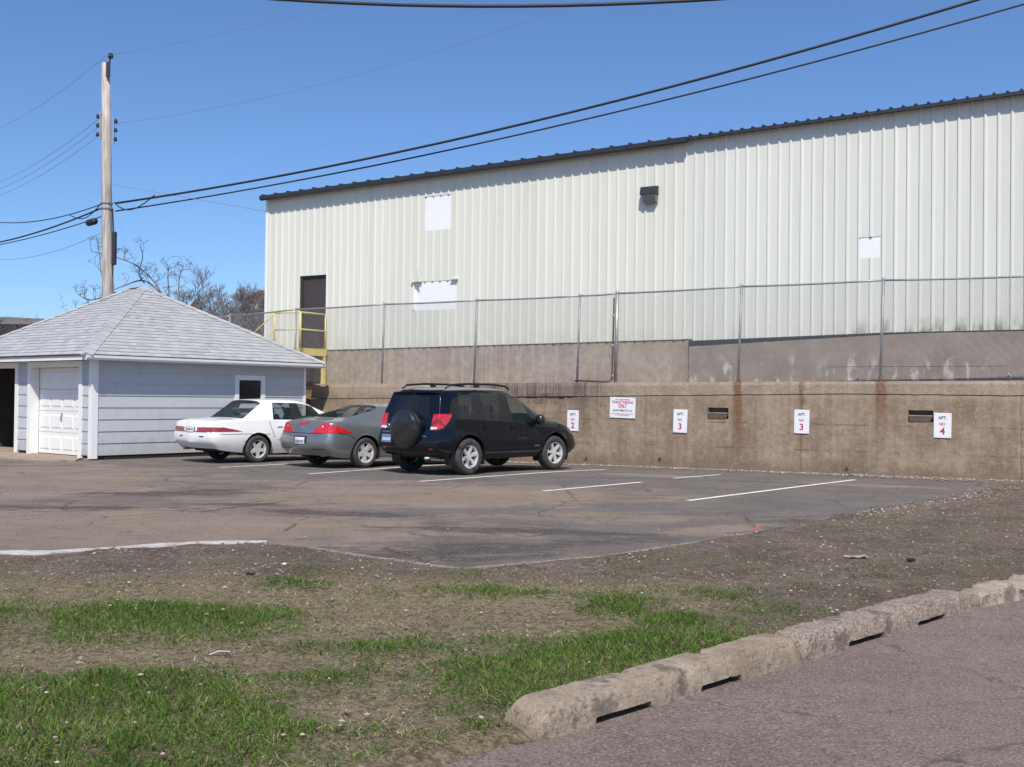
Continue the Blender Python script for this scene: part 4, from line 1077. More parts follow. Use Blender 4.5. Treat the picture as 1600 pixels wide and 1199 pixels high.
def make_wheel(r, wid, rim_r, spokes, style):
    # wheel lies in the x-z plane, outer face towards -y
    hub = MB().lathe([(0, .02), (rim_r * .62, .02), (rim_r * .62, .045), (0, .045)], 20, 'Y').build('wheel', M['black_trim'])
    k = wid / 2
    ty = MB().lathe([(rim_r * .97, -k * .72), (rim_r * 1.04, -k * .96), (r * .86, -k * 1.02), (r * .955, -k * .90), (r * .99, -k * .66), (r, -k * .4), (r, k * .4), (r * .99, k * .66), (r * .955, k * .9), (r * .86, k * 1.02), (rim_r, k * .9), (rim_r * .97, k * .5)], 44, 'Y').build('tyre', M['tyre'], hub, True)
    mb = MB().lathe([(rim_r * 1.01, -k * .80), (rim_r * 1.0, -k * .90), (rim_r * .93, -k * .84), (rim_r * .90, -k * .40), (rim_r * .88, k * .5)], 40, 'Y')
    mb.lathe([(0, -k * .66), (rim_r * .17, -k * .68), (rim_r * .24, -k * .60), (rim_r * .26, -k * .2)], 20, 'Y')
    for i in range(spokes):
        t = 2 * math.pi * (i + .25) / spokes
        ca, sa = math.cos(t), math.sin(t)
        if style == 'star': w0, w1 = .26, .11
        elif style == 'fat': w0, w1 = .17, .25
        else: w0, w1 = .11, .15
        P = []
        for rr, ww, yy in ((rim_r * .16, w0, -k * .66), (rim_r * .55, (w0 + w1) / 2, -k * .70), (rim_r * .94, w1, -k * .80)):
            for s_ in (-1, 1): P.append((rr * ca - s_ * ww * rim_r * sa, yy, rr * sa + s_ * ww * rim_r * ca)); P.append((rr * ca - s_ * ww * 1.15 * rim_r * sa, yy + .045, rr * sa + s_ * ww * 1.15 * rim_r * ca))
        mb.add(P, [(0, 2, 6, 4), (4, 6, 10, 8), (0, 4, 5, 1), (4, 8, 9, 5), (2, 3, 7, 6), (6, 7, 11, 10)])
    rim = mb.build('rim', M['alloy'], hub, False)
    MB().lathe([(0, k * .02), (rim_r * .86, k * .02), (rim_r * .86, k * .08)], 24, 'Y').build('brake_disc', M['black_trim'], hub)
    return hub

def put_wheel(proto, car, x, y, z, right, steer=0, first=False):
    h_ = proto if first else share(proto)
    h_.parent = car; h_.location = (x, y, z); h_.rotation_euler = (0, random.uniform(0, 6), (0 if right else math.pi) + steer)
    if not first:
        for ch in [c for c in proto.children]:
            share(ch, h_)
    return h_

def build_car(name, loc, ang, label, spec):
    root = empty(name, loc, ang); tag(root, label, 'car', 'cars parked in the lot')
    S = spec['stations']; n = len(S); vs = []; idx = {}
    def vid(key, co):
        if key not in idx: idx[key] = len(vs); vs.append(co)
        return idx[key]
    for i, st_ in enumerate(S):
        for j, (x, y, z) in enumerate(st_):
            if j == 7: vid((i, 7, 0), (x, 0, z))
            else: vid((i, j, 1), (x, y, z)); vid((i, j, -1), (x, -y, z))
    def P(i, j, s): return idx[(i, j, 0 if j == 7 else s)]
    fs = []; lab = []; glass = spec['glass']
    for i in range(n - 1):
        for j in range(7):
            for s in (1, -1):
                q = (P(i, j, s), P(i + 1, j, s), P(i + 1, j + 1, s), P(i, j + 1, s))
                fs.append(q if s == -1 else tuple(reversed(q))); lab.append(glass.get((i, j), 0))
    cre = {}
    for end, bow in ((0, -spec.get('bow', .07)), (n - 1, spec.get('bow', .07) * 1.6)):
        cols = {}
        for j in range(8):
            x, y, z = S[end][j]
            if j == 7: cols[j] = [P(end, 7, 1)] * 4
            else:
                cc = vid((end, j, 'c'), (x + bow, 0, z)); q1 = vid((end, j, 'q', 1), (x + bow * .45, y * .72, z)); q_1 = vid((end, j, 'q', -1), (x + bow * .45, -y * .72, z))
                cols[j] = [cc, q1, q_1, None]
        for j in range(6):
            for s in (1, -1):
                a0, a1 = P(end, j, s), P(end, j + 1, s); b0, b1 = cols[j][1 if s == 1 else 2], cols[j + 1][1 if s == 1 else 2]; c0, c1 = cols[j][0], cols[j + 1][0]
                lb = glass.get(('end', end, j), 0)
                for q, l in (((a0, a1, b1, b0), 0), ((b0, b1, c1, c0), lb)): fs.append(q); lab.append(l)
        s6 = [P(end, 6, 1), cols[6][1], cols[6][0], cols[6][2], P(end, 6, -1), P(end, 7, 1)]
        fs.append((s6[0], s6[1], s6[5])); lab.append(0); fs.append((s6[1], s6[2], s6[5])); lab.append(0); fs.append((s6[2], s6[3], s6[5])); lab.append(0); fs.append((s6[3], s6[4], s6[5])); lab.append(0)
    for (i, j), c in spec.get('crease_track', {}).items():
        for a in range(n - 1):
            if i is None or a in i:
                for s in (1, -1): cre[tuple(sorted((P(a, j, s), P(a + 1, j, s))))] = c
    for (a, js), c in spec.get('crease_ring', {}).items():
        for j in js:
            for s in (1, -1): cre[tuple(sorted((P(a, j, s), P(a, j + 1, s))))] = c
    full = eval_subsurf(vs, fs, lab, cre)
    bmf = bmesh.new(); bmf.from_mesh(full); bmesh.ops.recalc_face_normals(bmf, faces=bmf.faces); bmf.to_mesh(full); bvh = BVHTree.FromBMesh(bmf); bmf.free()
    # body with wheel arches cut
    bm = split_label(full, 0)
    for xc in (0.0, spec['wb']):
        Ra = spec['arch']; zc = spec['wr']
        ins = {v for v in bm.verts if abs(v.co.y) > .45 and math.hypot(v.co.x - xc, v.co.z - zc) < Ra}
        bmesh.ops.delete(bm, geom=[f for f in bm.faces if all(v in ins for v in f.verts)], context='FACES')
        for v in [v for v in ins if v.is_valid]:
            d_ = Vector((v.co.x - xc, v.co.z - zc)); d_ = d_.normalized() * Ra if d_.length > 1e-5 else Vector((0, Ra)); v.co.x = xc + d_.x; v.co.z = zc + d_.y
    body = to_obj(bm, 'body', M[spec['paint']], root)
    body.data.set_sharp_from_angle(angle=R(50))
    # lips of the wheel arches, liners, underbody
    for xc in (0.0, spec['wb']):
        Ra = spec['arch']; zc = spec['wr']; w = spec['w']
        for s in (1, -1):
            vs2 = []; fs2 = []; k = 18
            for i in range(k + 1):
                t = math.pi * (-.12 + 1.24 * i / k)
                for yy, rr in ((w - .03, Ra + .012), (w - .28, Ra + .012), (w - .28, Ra * .30)): vs2.append((xc + rr * math.cos(t), s * yy, zc + rr * math.sin(t)))
                if i:
                    for j in range(2): q = (i - 1) * 3 + j; fs2.append((q, q + 3, q + 4, q + 1))
            MB().add(vs2, fs2).build('wheel_well', M['black_trim'], root, fix=False)
    L0, L1 = -spec['ro'] + .38, spec['wb'] + spec['fo'] - .15
    boxo('underbody', M['black_trim'], root, L0, L1, -spec['w'] + .30, spec['w'] - .30, spec['clear'], spec['clear'] + .16, .03)
    boxo('underbody', M['black_trim'], root, spec['arch'] + .06, spec['wb'] - spec['arch'] - .06, -spec['w'] + .10, spec['w'] - .10, spec['clear'] + .01, spec['clear'] + .15)
    # cabin: floor, seats
    fl = spec['cabin']
    boxo('cabin_floor', M['black_trim'], root, fl[0], fl[1], -spec['w'] + .14, spec['w'] - .14, .38, fl[2])
    for sx, rake in fl[3]:
        for sy in (-.36, .36):
            se = MB().box(-.06, .06, -.23, .23, 0, .56, Matrix.Translation((sx, sy, fl[2])) @ Matrix.Rotation(R(-rake), 4, 'Y')).build('seat', M['seat'], root, bevel=.03)
            MB().box(-.045, .045, -.12, .12, .58, .74, Matrix.Translation((sx, sy, fl[2])) @ Matrix.Rotation(R(-rake), 4, 'Y')).build('headrest', M['seat'], se, bevel=.03)
    if 'shelf' in spec: boxo('parcel_shelf', M['black_trim'], root, *spec['shelf'])
    boxo('dashboard', M['black_trim'], root, spec['dash'], spec['dash'] + .45, -.62, .62, .6, .92, .04)
    # panes
    names = spec['panes']
    for lb, (nm, mt, sides) in names.items():
        for s in ((1, -1) if sides else (None,)):
            b = split_label(full, lb, s)
            if len(b.faces): to_obj(b, nm, M[mt], root, True)
            else: b.free()
    bpy.data.meshes.remove(full)
    # wheels
    pw = make_wheel(spec['wr'], spec['tw'], spec['rim'], spec['spokes'], spec['style']); ty = spec['track'] / 2; first = True
    for x, st_ in ((0, 0), (spec['wb'], spec.get('steer', 0))):
        for s in (-1, 1):
            put_wheel(pw, root, x, s * ty, spec['wr'], s == -1, st_, first); first = False
    return root, bvh

def both(poly): return [(-a, b) for a, b in poly]
def seams(root, bvh, lines, w=.011):
    for ax, pts in lines:
        decal('panel_gap', M['black_trim'], root, bvh, [(ax, q) for q in strip(pts, w)], .0025, .006, 3)

def low(x, w, zb, zm, zs, dx=(0, 0, 0, 0), k=(.90, .975, 1.0, .955)):
    return [(x + dx[0], w * k[0], zb), (x + dx[1], w * k[1], zb + (zm - zb) * .45), (x + dx[2], w * k[2], zm), (x + dx[3], w * k[3], zs)]

# --- white sedan
W = .86
sed = dict(paint='car_white', w=W, wb=2.63, ro=1.14, fo=.98, wr=.305, tw=.20, rim=.20, arch=.365, track=1.50, spokes=5, style='star', clear=.24, bow=.10,
    stations=[
        low(-1.09, .80, .33, .60, .80, (.10, -.02, -.03, .0)) + [(-1.07, .765, .885), (-1.05, .64, .925), (-1.04, .34, .94), (-1.04, 0, .945)],
        low(-.92, .85, .29, .60, .81) + [(-.92, .795, .915), (-.90, .66, .955), (-.90, .36, .968), (-.90, 0, .972)],
        low(-.36, W, .23, .61, .83) + [(-.24, .80, .945), (-.30, .69, .975), (-.37, .37, .985), (-.40, 0, .99)],
        low(.06, W, .20, .61, .83) + [(.08, .80, .95), (.20, .61, 1.345), (.17, .37, 1.385), (.16, 0, 1.395)],
        low(.40, W, .19, .61, .83) + [(.34, .80, .95), (.44, .61, 1.365), (.44, .38, 1.41), (.44, 0, 1.42)],
        low(1.02, W, .21, .61, .82) + [(1.02, .79, .935), (1.04, .59, 1.36), (1.04, .36, 1.405), (1.04, 0, 1.415)],
        low(1.12, W, .21, .61, .82) + [(1.12, .79, .933), (1.13, .59, 1.36), (1.13, .36, 1.405), (1.13, 0, 1.415)],
        low(1.92, W, .21, .60, .80) + [(1.95, .785, .915), (1.50, .58, 1.335), (1.46, .36, 1.38), (1.45, 0, 1.39)],
        low(2.30, W, .22, .59, .79) + [(2.30, .78, .90), (2.28, .68, .95), (2.40, .37, .975), (2.45, 0, .98)],
        low(2.85, .85, .24, .57, .75) + [(2.85, .765, .84), (2.86, .62, .885), (2.88, .35, .91), (2.88, 0, .915)],
        low(3.32, .80, .26, .53, .66) + [(3.33, .70, .74), (3.34, .56, .775), (3.36, .3, .79), (3.36, 0, .795)],
        low(3.50, .70, .30, .48, .58, (-.05, 0, .02, .0)) + [(3.48, .62, .64), (3.46, .5, .67), (3.46, .28, .68), (3.46, 0, .685)]],
    glass={(2, 5): 1, (2, 6): 1, (4, 4): 2, (5, 4): 3, (6, 4): 4, (7, 5): 5, (7, 6): 5},
    panes={1: ('rear_window', 'glass', False), 2: ('rear_side_window', 'glass', True), 3: ('door_pillar', 'black_trim', True), 4: ('front_side_window', 'glass', True), 5: ('windshield', 'glass', False)},
    crease_track={(None, 4): .6, (None, 3): .35, (None, 5): .3}, crease_ring={(0, (0, 1, 2)): .25, (0, (3, 4, 5, 6)): .6, (2, (4, 5, 6)): .6, (3, (4, 5, 6)): .6},
    cabin=(.0, 2.3, .52, ((.45, 22), (1.35, 20))), shelf=(-.42, .25, -.66, .66, .88, .93), dash=2.0)
HEAD = lambda deg: R(90 - deg)
def place(px, py, deg, track):      # near (right) rear wheel contact -> rear axle centre
    a = HEAD(deg); return (px - math.sin(a) * track / 2, py + math.cos(a) * track / 2, h(px, py)), a
loc, ang = place(-5.66, 24.15, 43, 1.50)
car, bv = build_car('sedan', loc, ang, 'white sedan with a full width dark red tail light strip, beside the grey garage', sed)
for s in (1, -1):
    f = (lambda P_: P_) if s == 1 else both
    decal('tail_light', M['lens_dull'], car, bv, [('rear', f([(-.20, .695), (-.20, .785), (-.80, .795), (-.80, .695)])), ('right' if s == 1 else 'left', [(-1.075, .695), (-1.075, .795), (-.86, .79), (-.58, .74), (-.42, .70)]), (('corner', -1.05, -.79 * s), [(-.16, .695), (-.16, .793), (.16, .793), (.16, .695)])], .007, .02, 5)
    decal('reverse_lamp', M['lens_clear'], car, bv, [('rear', f([(-.19, .70), (-.19, .785), (-.255, .788), (-.255, .70)]))], .011, .02, 3)
decal('plate_recess', M['black_trim'], car, bv, [('rear', [(-.175, .695), (-.175, .79), (.175, .79), (.175, .695)])], .006, .02, 3)
pl = decal('number_plate', M['plate'], car, bv, [('rear', [(-.15, .685), (-.15, .785), (.13, .785), (.13, .685)])], .016, .012, 3)
for i in range(6): decal('plate_mark', M['plate_ink'], pl, bv, [('rear', [(-.12 + i * .042, .715), (-.12 + i * .042, .76), (-.095 + i * .042, .76), (-.095 + i * .042, .715)])], .018, .003, 1)
for y in (-.42, .40): decal('bumper_slot', M['black_trim'], car, bv, [('rear', [(y - .07, .575), (y - .07, .60), (y + .07, .60), (y + .07, .575)])], .004, .01, 3)
decal('door_handle', M['chrome'], car, bv, [('right', [(.50, .785), (.50, .80), (.64, .80), (.64, .785)])], .014, .02, 2); decal('door_handle', M['chrome'], car, bv, [('right', [(1.25, .77), (1.25, .785), (1.39, .785), (1.39, .77)])], .014, .02, 2)
seams(car, bv, [('right', [(.42, .56), (.36, .72), (.30, .92)]), ('right', [(1.08, .30), (1.08, .60), (1.09, .92)]), ('right', [(-.95, .64), (-.4, .645), (.3, .63)]), ('right', [(.50, .50), (1.4, .49), (2.2, .49)]), ('rear', [(-.72, .685), (0, .685), (.72, .685)]), ('top', [(-.55, -.70), (-.80, -.68), (-.98, -.62)])])
MB().tube([(-1.10, .42, .30), (-.6, .42, .31)], .024, 8).build('exhaust_pipe', M['rust'], car, True)
for s in (-1, 1): MB().lathe([(0, 0), (.07, .02), (.10, .08), (.09, .15), (.04, .18), (0, .19)], 10, 'Y', (1.98, 0, 0)).build('mirror', M['car_white'], car, True).matrix_local = Matrix.Translation((0, s * .80 if s == 1 else -.80, .96)) @ Matrix.Diagonal((1, s, .8, 1))

# --- grey coupe
W = .885
cou = dict(paint='car_grey', w=W, wb=2.70, ro=.98, fo=1.0, wr=.318, tw=.215, rim=.215, arch=.375, track=1.52, spokes=5, style='fat', clear=.23, bow=.12,
    stations=[
        low(-.93, .80, .27, .58, .80, (.10, -.02, -.04, .03)) + [(-.87, .73, .935), (-.84, .60, .97), (-.82, .34, .985), (-.82, 0, .99)],
        low(-.74, .865, .24, .58, .83) + [(-.74, .785, .965), (-.70, .64, 1.00), (-.68, .36, 1.015), (-.68, 0, 1.02)],
        low(-.36, W, .20, .59, .85) + [(-.34, .81, .975), (-.46, .65, 1.03), (-.50, .37, 1.045), (-.52, 0, 1.05)],
        low(.14, W, .21, .60, .85) + [(.20, .80, .965), (.66, .56, 1.285), (.64, .35, 1.315), (.63, 0, 1.325)],
        low(.42, W, .20, .60, .85) + [(.44, .80, .96), (.84, .565, 1.295), (.84, .35, 1.33), (.84, 0, 1.34)],
        low(.90, W, .20, .59, .84) + [(.95, .80, .945), (1.08, .57, 1.305), (1.08, .35, 1.345), (1.08, 0, 1.355)],
        low(1.02, W, .20, .59, .84) + [(1.06, .80, .943), (1.15, .57, 1.305), (1.15, .35, 1.345), (1.15, 0, 1.355)],
        low(1.90, W, .20, .58, .82) + [(2.02, .79, .92), (1.48, .56, 1.29), (1.46, .35, 1.325), (1.45, 0, 1.335)],
        low(2.35, W, .21, .57, .80) + [(2.38, .78, .90), (2.36, .66, .945), (2.46, .36, .96), (2.50, 0, .965)],
        low(2.95, .87, .22, .55, .74) + [(2.95, .77, .83), (2.96, .62, .865), (2.98, .34, .88), (2.98, 0, .885)],
        low(3.42, .80, .24, .50, .64) + [(3.43, .69, .71), (3.44, .55, .735), (3.46, .3, .745), (3.46, 0, .75)],
        low(3.62, .66, .28, .44, .54, (-.05, 0, .02, 0)) + [(3.60, .58, .60), (3.58, .48, .625), (3.58, .26, .63), (3.58, 0, .635)]],
    glass={(2, 5): 1, (2, 6): 1, (4, 4): 2, (5, 4): 3, (6, 4): 4, (7, 5): 5, (7, 6): 5},
    panes={1: ('rear_window', 'glass', False), 2: ('quarter_window', 'glass', True), 3: ('door_pillar', 'black_trim', True), 4: ('side_window', 'glass', True), 5: ('windshield', 'glass', False)},
    crease_track={(None, 4): .5, (None, 3): .25}, crease_ring={(0, (0, 1, 2, 3)): .15, (0, (4, 5, 6)): .5, (2, (5, 6)): .5, (3, (5, 6)): .5},
    cabin=(.1, 2.3, .50, ((.60, 26), (1.40, 22))), shelf=(-.35, .35, -.62, .62, .84, .90), dash=2.05)
loc, ang = place(-3.11, 22.84, 42, 1.52)
car, bv = build_car('coupe', loc, ang, 'grey coupe with pointed triangular red tail lights, between the white and black cars', cou)
for s in (1, -1):
    f = (lambda P_: P_) if s == 1 else both
    decal('tail_light', M['lens_red'], car, bv, [('rear', f([(-.30, .735), (-.42, .82), (-.52, .90), (-.58, .945), (-.70, .925), (-.80, .89), (-.80, .735)])), ('right' if s == 1 else 'left', [(-.90, .735), (-.90, .885), (-.80, .91), (-.60, .84), (-.36, .74)]), (('corner', -.86, -.78 * s), [(-.15, .735), (-.15, .915), (.0, .905), (.14, .885), (.14, .735)])], .008, .02, 5)
    decal('lamp_bulb', M['lens_clear'], car, bv, [('rear', f([(-.57, .855), (-.57, .885), (-.60, .885), (-.60, .855)]))], .010, .01, 1)
decal('brake_light', M['lens_red'], car, bv, [('rear', [(-.20, .965), (.20, .965), (.07, .905), (-.07, .905)])], .010, .02, 4)
decal('plate_recess', M['black_trim'], car, bv, [('rear', [(-.21, .52), (-.21, .665), (.21, .665), (.21, .52)])], .004, .02, 3)
pl = decal('number_plate', M['plate'], car, bv, [('rear', [(-.155, .505), (-.155, .64), (.155, .64), (.155, .505)])], .012, .012, 3)
for i in range(6): decal('plate_mark', M['plate_ink'], pl, bv, [('rear', [(-.13 + i * .046, .53), (-.13 + i * .046, .585), (-.103 + i * .046, .585), (-.103 + i * .046, .53)])], .015, .003, 1)
decal('emblem', M['chrome'], car, bv, [('rear', [(-.05, .815), (-.02, .845), (.05, .855), (.02, .82)])], .008, .01, 2)
decal('bumper_groove', M['black_trim'], car, bv, [('rear', [(-.68, .395), (-.68, .41), (-.34, .41), (-.34, .395)]), ('rear', both([(-.68, .395), (-.68, .41), (-.34, .41), (-.34, .395)]))], .003, .008, 4)
seams(car, bv, [('rear', [(-.62, .725), (0, .725), (.62, .725)]), ('right', [(.98, .26), (.98, .6), (1.02, .92)]), ('right', [(-.74, .735), (-.45, .70), (-.30, .60)])])
for s in (-1, 1): MB().lathe([(0, 0), (.07, .02), (.10, .08), (.09, .15), (.04, .18), (0, .19)], 10, 'Y', (2.05, 0, 0)).build('mirror', M['car_grey'], car, True).matrix_local = Matrix.Translation((0, s * .82, .95)) @ Matrix.Diagonal((1, s, .8, 1))
MB().tube([(-.86, -.48, .27), (-.4, -.48, .29)], .028, 8).build('exhaust_pipe', M['steel'], car, True)
decal('fuel_door', M['car_grey'], car, bv, [('right', [(-.30, .80), (-.30, .92), (-.17, .92), (-.17, .80)])], .004, .01, 3)

# --- black suv
W = .905
suv = dict(paint='car_black', w=W, wb=2.60, ro=.84, fo=.90, wr=.355, tw=.235, rim=.225, arch=.43, track=1.56, spokes=6, style='slim', clear=.30, bow=.05, steer=R(-6),
    stations=[
        low(-.80, .83, .40, .66, .86, (.06, -.04, -.04, .0)) + [(-.77, .80, 1.07), (-.60, .66, 1.585), (-.56, .40, 1.64), (-.55, 0, 1.65)],
        low(-.66, .875, .36, .66, .88) + [(-.60, .83, 1.09), (-.44, .68, 1.605), (-.42, .42, 1.67), (-.42, 0, 1.68)],
        low(-.30, W, .33, .66, .89) + [(-.26, .845, 1.09), (-.22, .685, 1.62), (-.22, .42, 1.685), (-.22, 0, 1.695)],
        low(.22, W, .30, .66, .89) + [(.26, .845, 1.06), (.26, .69, 1.635), (.26, .42, 1.70), (.26, 0, 1.71)],
        low(.32, W, .29, .66, .89) + [(.36, .845, 1.05), (.34, .69, 1.635), (.34, .42, 1.70), (.34, 0, 1.71)],
        low(1.02, W, .29, .65, .88) + [(1.06, .84, 1.02), (1.06, .69, 1.635), (1.06, .42, 1.705), (1.06, 0, 1.715)],
        low(1.14, W, .29, .65, .88) + [(1.18, .84, 1.015), (1.16, .69, 1.63), (1.16, .42, 1.70), (1.16, 0, 1.71)],
        low(1.98, W, .29, .64, .87) + [(2.02, .83, .99), (1.52, .665, 1.60), (1.48, .42, 1.665), (1.47, 0, 1.675)],
        low(2.38, W, .31, .64, .88) + [(2.38, .82, 1.00), (2.34, .71, 1.06), (2.44, .40, 1.085), (2.48, 0, 1.09)],
        low(2.80, .90, .34, .64, .86) + [(2.82, .79, .985), (2.82, .64, 1.035), (2.84, .36, 1.05), (2.84, 0, 1.055)],
        low(3.24, .85, .32, .60, .78) + [(3.25, .73, .885), (3.26, .58, .93), (3.28, .32, .945), (3.28, 0, .95)],
        low(3.40, .76, .34, .52, .68, (-.04, .02, .04, .03)) + [(3.40, .66, .78), (3.38, .52, .82), (3.38, .3, .83), (3.38, 0, .835)]],
    glass={('end', 0, 4): 1, (2, 4): 2, (3, 4): 3, (4, 4): 4, (5, 4): 7, (6, 4): 5, (7, 5): 6, (7, 6): 6},
    panes={1: ('rear_window', 'glass_tint', False), 2: ('quarter_window', 'glass_tint', True), 3: ('door_pillar', 'black_trim', True), 7: ('door_pillar', 'black_trim', True), 4: ('rear_side_window', 'glass_tint', True), 5: ('front_side_window', 'glass', True), 6: ('windshield', 'glass', False)},
    crease_track={(None, 4): .55, (None, 5): .35, (None, 3): .25}, crease_ring={(0, (0, 1, 2, 3, 4, 5, 6)): .65},
    cabin=(-.5, 2.3, .62, ((.42, 16), (1.28, 16))), dash=2.0)
loc, ang = place(-.87, 21.10, 41.5, 1.56)
car, bv = build_car('suv', loc, ang, 'black sport utility car with a covered spare wheel on its tailgate', suv)
# spare wheel cover on the tailgate
sp = MB().lathe([(0, -.215), (.20, -.217), (.28, -.212), (.345, -.195), (.375, -.15), (.38, -.10), (.375, -.02), (.33, .0), (0, .0)], 40, 'Y').build('spare_wheel_cover', M['cover_black'], car, True)
sp.matrix_local = Matrix.Translation((-.80, -.02, .885)) @ Matrix.Rotation(R(-90), 4, 'Z'); sp.data.set_sharp_from_angle(angle=R(40))
MB().lathe([(.379, -.105), (.384, -.10), (.384, -.088), (.379, -.082)], 40, 'Y').build('cover_rim', M['black_trim'], sp)
for s in (1, -1):
    f = (lambda P_: P_) if s == 1 else both
    sd_ = 'right' if s == 1 else 'left'
    decal('tail_light', M['lens_red'], car, bv, [('rear', f([(-.62, .875), (-.64, 1.17), (-.765, 1.18), (-.81, .875)])), (sd_, [(-.775, .90), (-.735, 1.18), (-.45, 1.18), (-.53, 1.05), (-.64, .955)]), (('corner', -.76, -.79 * s), [(-.10, .885), (-.10, 1.175), (.10, 1.175), (.10, .915)])], .010, .03, 5)
    decal('reverse_lamp', M['lens_clear'], car, bv, [('rear', f([(-.625, .88), (-.625, .935), (-.78, .935), (-.78, .90)]))], .013, .02, 3)
    decal('bumper_reflector', M['lens_red'], car, bv, [('rear', f([(-.60, .50), (-.60, .525), (-.70, .525), (-.70, .50)]))], .006, .01, 3)
    rb = MB().tube([(-.42, -s * .60, 1.665), (-.30, -s * .605, 1.735), (.2, -s * .61, 1.765), (.9, -s * .61, 1.765), (1.30, -s * .60, 1.735), (1.44, -s * .59, 1.67)], [.016, .022, .022, .022, .022, .016], 8).build('roof_rail', M['black_trim'], car, True)
    boxo('rail_foot', M['black_trim'], rb, .38, .50, -s * .61 - .02, -s * .61 + .02, 1.69, 1.757)
    MB().lathe([(0, 0), (.08, .015), (.115, .08), (.11, .16), (.06, .20), (0, .21)], 12, 'Y').build('mirror', M['cover_black'], car, True).matrix_local = Matrix.Translation((2.02, -s * .84, 1.06)) @ Matrix.Diagonal((.8, -s, 1, 1))
decal('plate_recess', M['black_trim'], car, bv, [('rear', [(.38, .60), (.38, .80), (.74, .80), (.74, .60)])], .004, .02, 3)
pl = decal('number_plate', M['plate_blue'], car, bv, [('rear', [(.41, .61), (.41, .765), (.715, .765), (.715, .61)])], .012, .012, 3)
for i in range(5): decal('plate_mark', M['plate'], pl, bv, [('rear', [(.45 + i * .05, .645), (.45 + i * .05, .70), (.482 + i * .05, .70), (.482 + i * .05, .645)])], .015, .003, 1)
decal('plate_garnish', M['chrome'], car, bv, [('rear', [(.40, .815), (.40, .828), (.73, .828), (.73, .815)])], .014, .02, 3)
e_ = MB().lathe([(.030, 0), (.036, -.008), (.042, -.008), (.048, 0)], 16, 'Y').build('emblem', M['chrome'], car, True); e_.matrix_local = Matrix.Translation((-.835, .56, .93)) @ Matrix.Rotation(R(-90), 4, 'Z')
decal('bumper_cover', M['black_trim'], car, bv, [('rear', [(-.62, .41), (-.62, .47), (.62, .47), (.62, .41)])], .010, .02, 5)
decal('tailgate_handle', M['chrome'], car, bv, [('rear', [(-.54, .745), (-.54, .76), (-.42, .76), (-.42, .745)])], .012, .02, 2)
for a, b in ((1.22, 1.36), (.42, .56)): decal('door_handle', M['car_black'], car, bv, [('right', [(a, .895), (a, .925), (b, .925), (b, .895)])], .022, .03, 2)
decal('side_badge', M['chrome'], car, bv, [('right', [(1.92, .515), (1.92, .535), (2.06, .535), (2.06, .515)])], .005, .008, 1)
decal('rear_spoiler', M['car_black'], car, bv, [('rear', [(-.60, 1.585), (-.56, 1.64), (.56, 1.64), (.60, 1.585)])], .06, .10, 5, True)
seams(car, bv, [('right', [(1.10, .42), (1.10, .7), (1.11, 1.0)]), ('right', [(.40, .70), (.33, .85), (.30, 1.04)]), ('right', [(2.02, .40), (2.04, .7), (2.06, .97)]), ('right', [(.52, .50), (1.2, .49), (2.1, .50)]), ('rear', [(-.80, .575), (0, .575), (.80, .575)])])
MB().tube([(-.84, -.5, .33), (-.4, -.5, .34)], .028, 8).build('exhaust_pipe', M['steel'], car, True)

# ---------------------------------------------------------------- utility pole and wires
POLE = Vector((-13.45, 36, 0))
pole = empty('utility_pole', POLE); tag(pole, 'tall weathered wooden utility pole leaning slightly behind the garage roof', 'utility pole')
MB().tube([(.10, 0, -.2), (.04, 0, 4.5), (-.07, 0, 8.2), (-.16, 0, 12.45)], [.20, .185, .165, .135], 14).build('pole_shaft', M['wood_pole'], pole, True)
MB().tube([(-.05, -.02, 12.3), (.0, -.02, 12.75)], .03, 6).build('ridge_pin', M['wire_black'], pole)
ins = MB().lathe([(0, 0), (.07, .01), (.10, .06), (.06, .08), (.09, .12), (.05, .17), (0, .18)], 10, 'Z').build('insulator', M['wire_black'], pole, True); ins.location = (0, -.02, 12.62)
MB().box(-.06, .06, -.20, -.14, 0, .5).build('bracket', M['wire_black'], pole).location = (-.02, 0, 11.95)
for dx, zz in ((-.34, 10.35), (.22, 10.2)):
    MB().box(-.02, .02, -.03, .03, -.45, .45).build('spool_rack', M['steel'], pole).location = (dx * .8, -.1, zz)
    for k in range(3):
        i2 = share(ins, pole); i2.location = (dx * 1.05, -.1, zz - .36 + .3 * k); i2.scale = (.7, .7, .8)
boxo('terminal_box', M['wire_black'], pole, .17, .30, -.12, .02, 5.75, 6.85, .02)
MB().tube([(.16, -.05, 7.6), (.20, -.05, 6.9), (.22, -.06, 6.2), (.20, -.06, 5.4)], .022, 6).build('riser_cable', M['wire_black'], pole)
MB().tube([(.24 + 1.55 * t / 12, -.1 - .7 * t / 12, 7.82 - .34 * math.sin(math.pi * (t / 12) ** .8) + .12 * t / 12) for t in range(13)], .020, 6).build('slack_loop', M['wire_black'], pole)
MB().tube([(-.2 - 1.9 * t / 14, -.05 + 2.1 * t / 14, 7.82 - .10 * t / 14 - .30 * math.sin(math.pi * t / 14)) for t in range(15)], .017, 6).build('slack_loop', M['wire_black'], pole)
for zz in (7.62, 7.8): MB().lathe([(.185, -.03), (.20, -.02), (.20, .02), (.185, .03)], 14, 'Z', (-.05, 0, zz)).build('pole_band', M['steel'], pole)

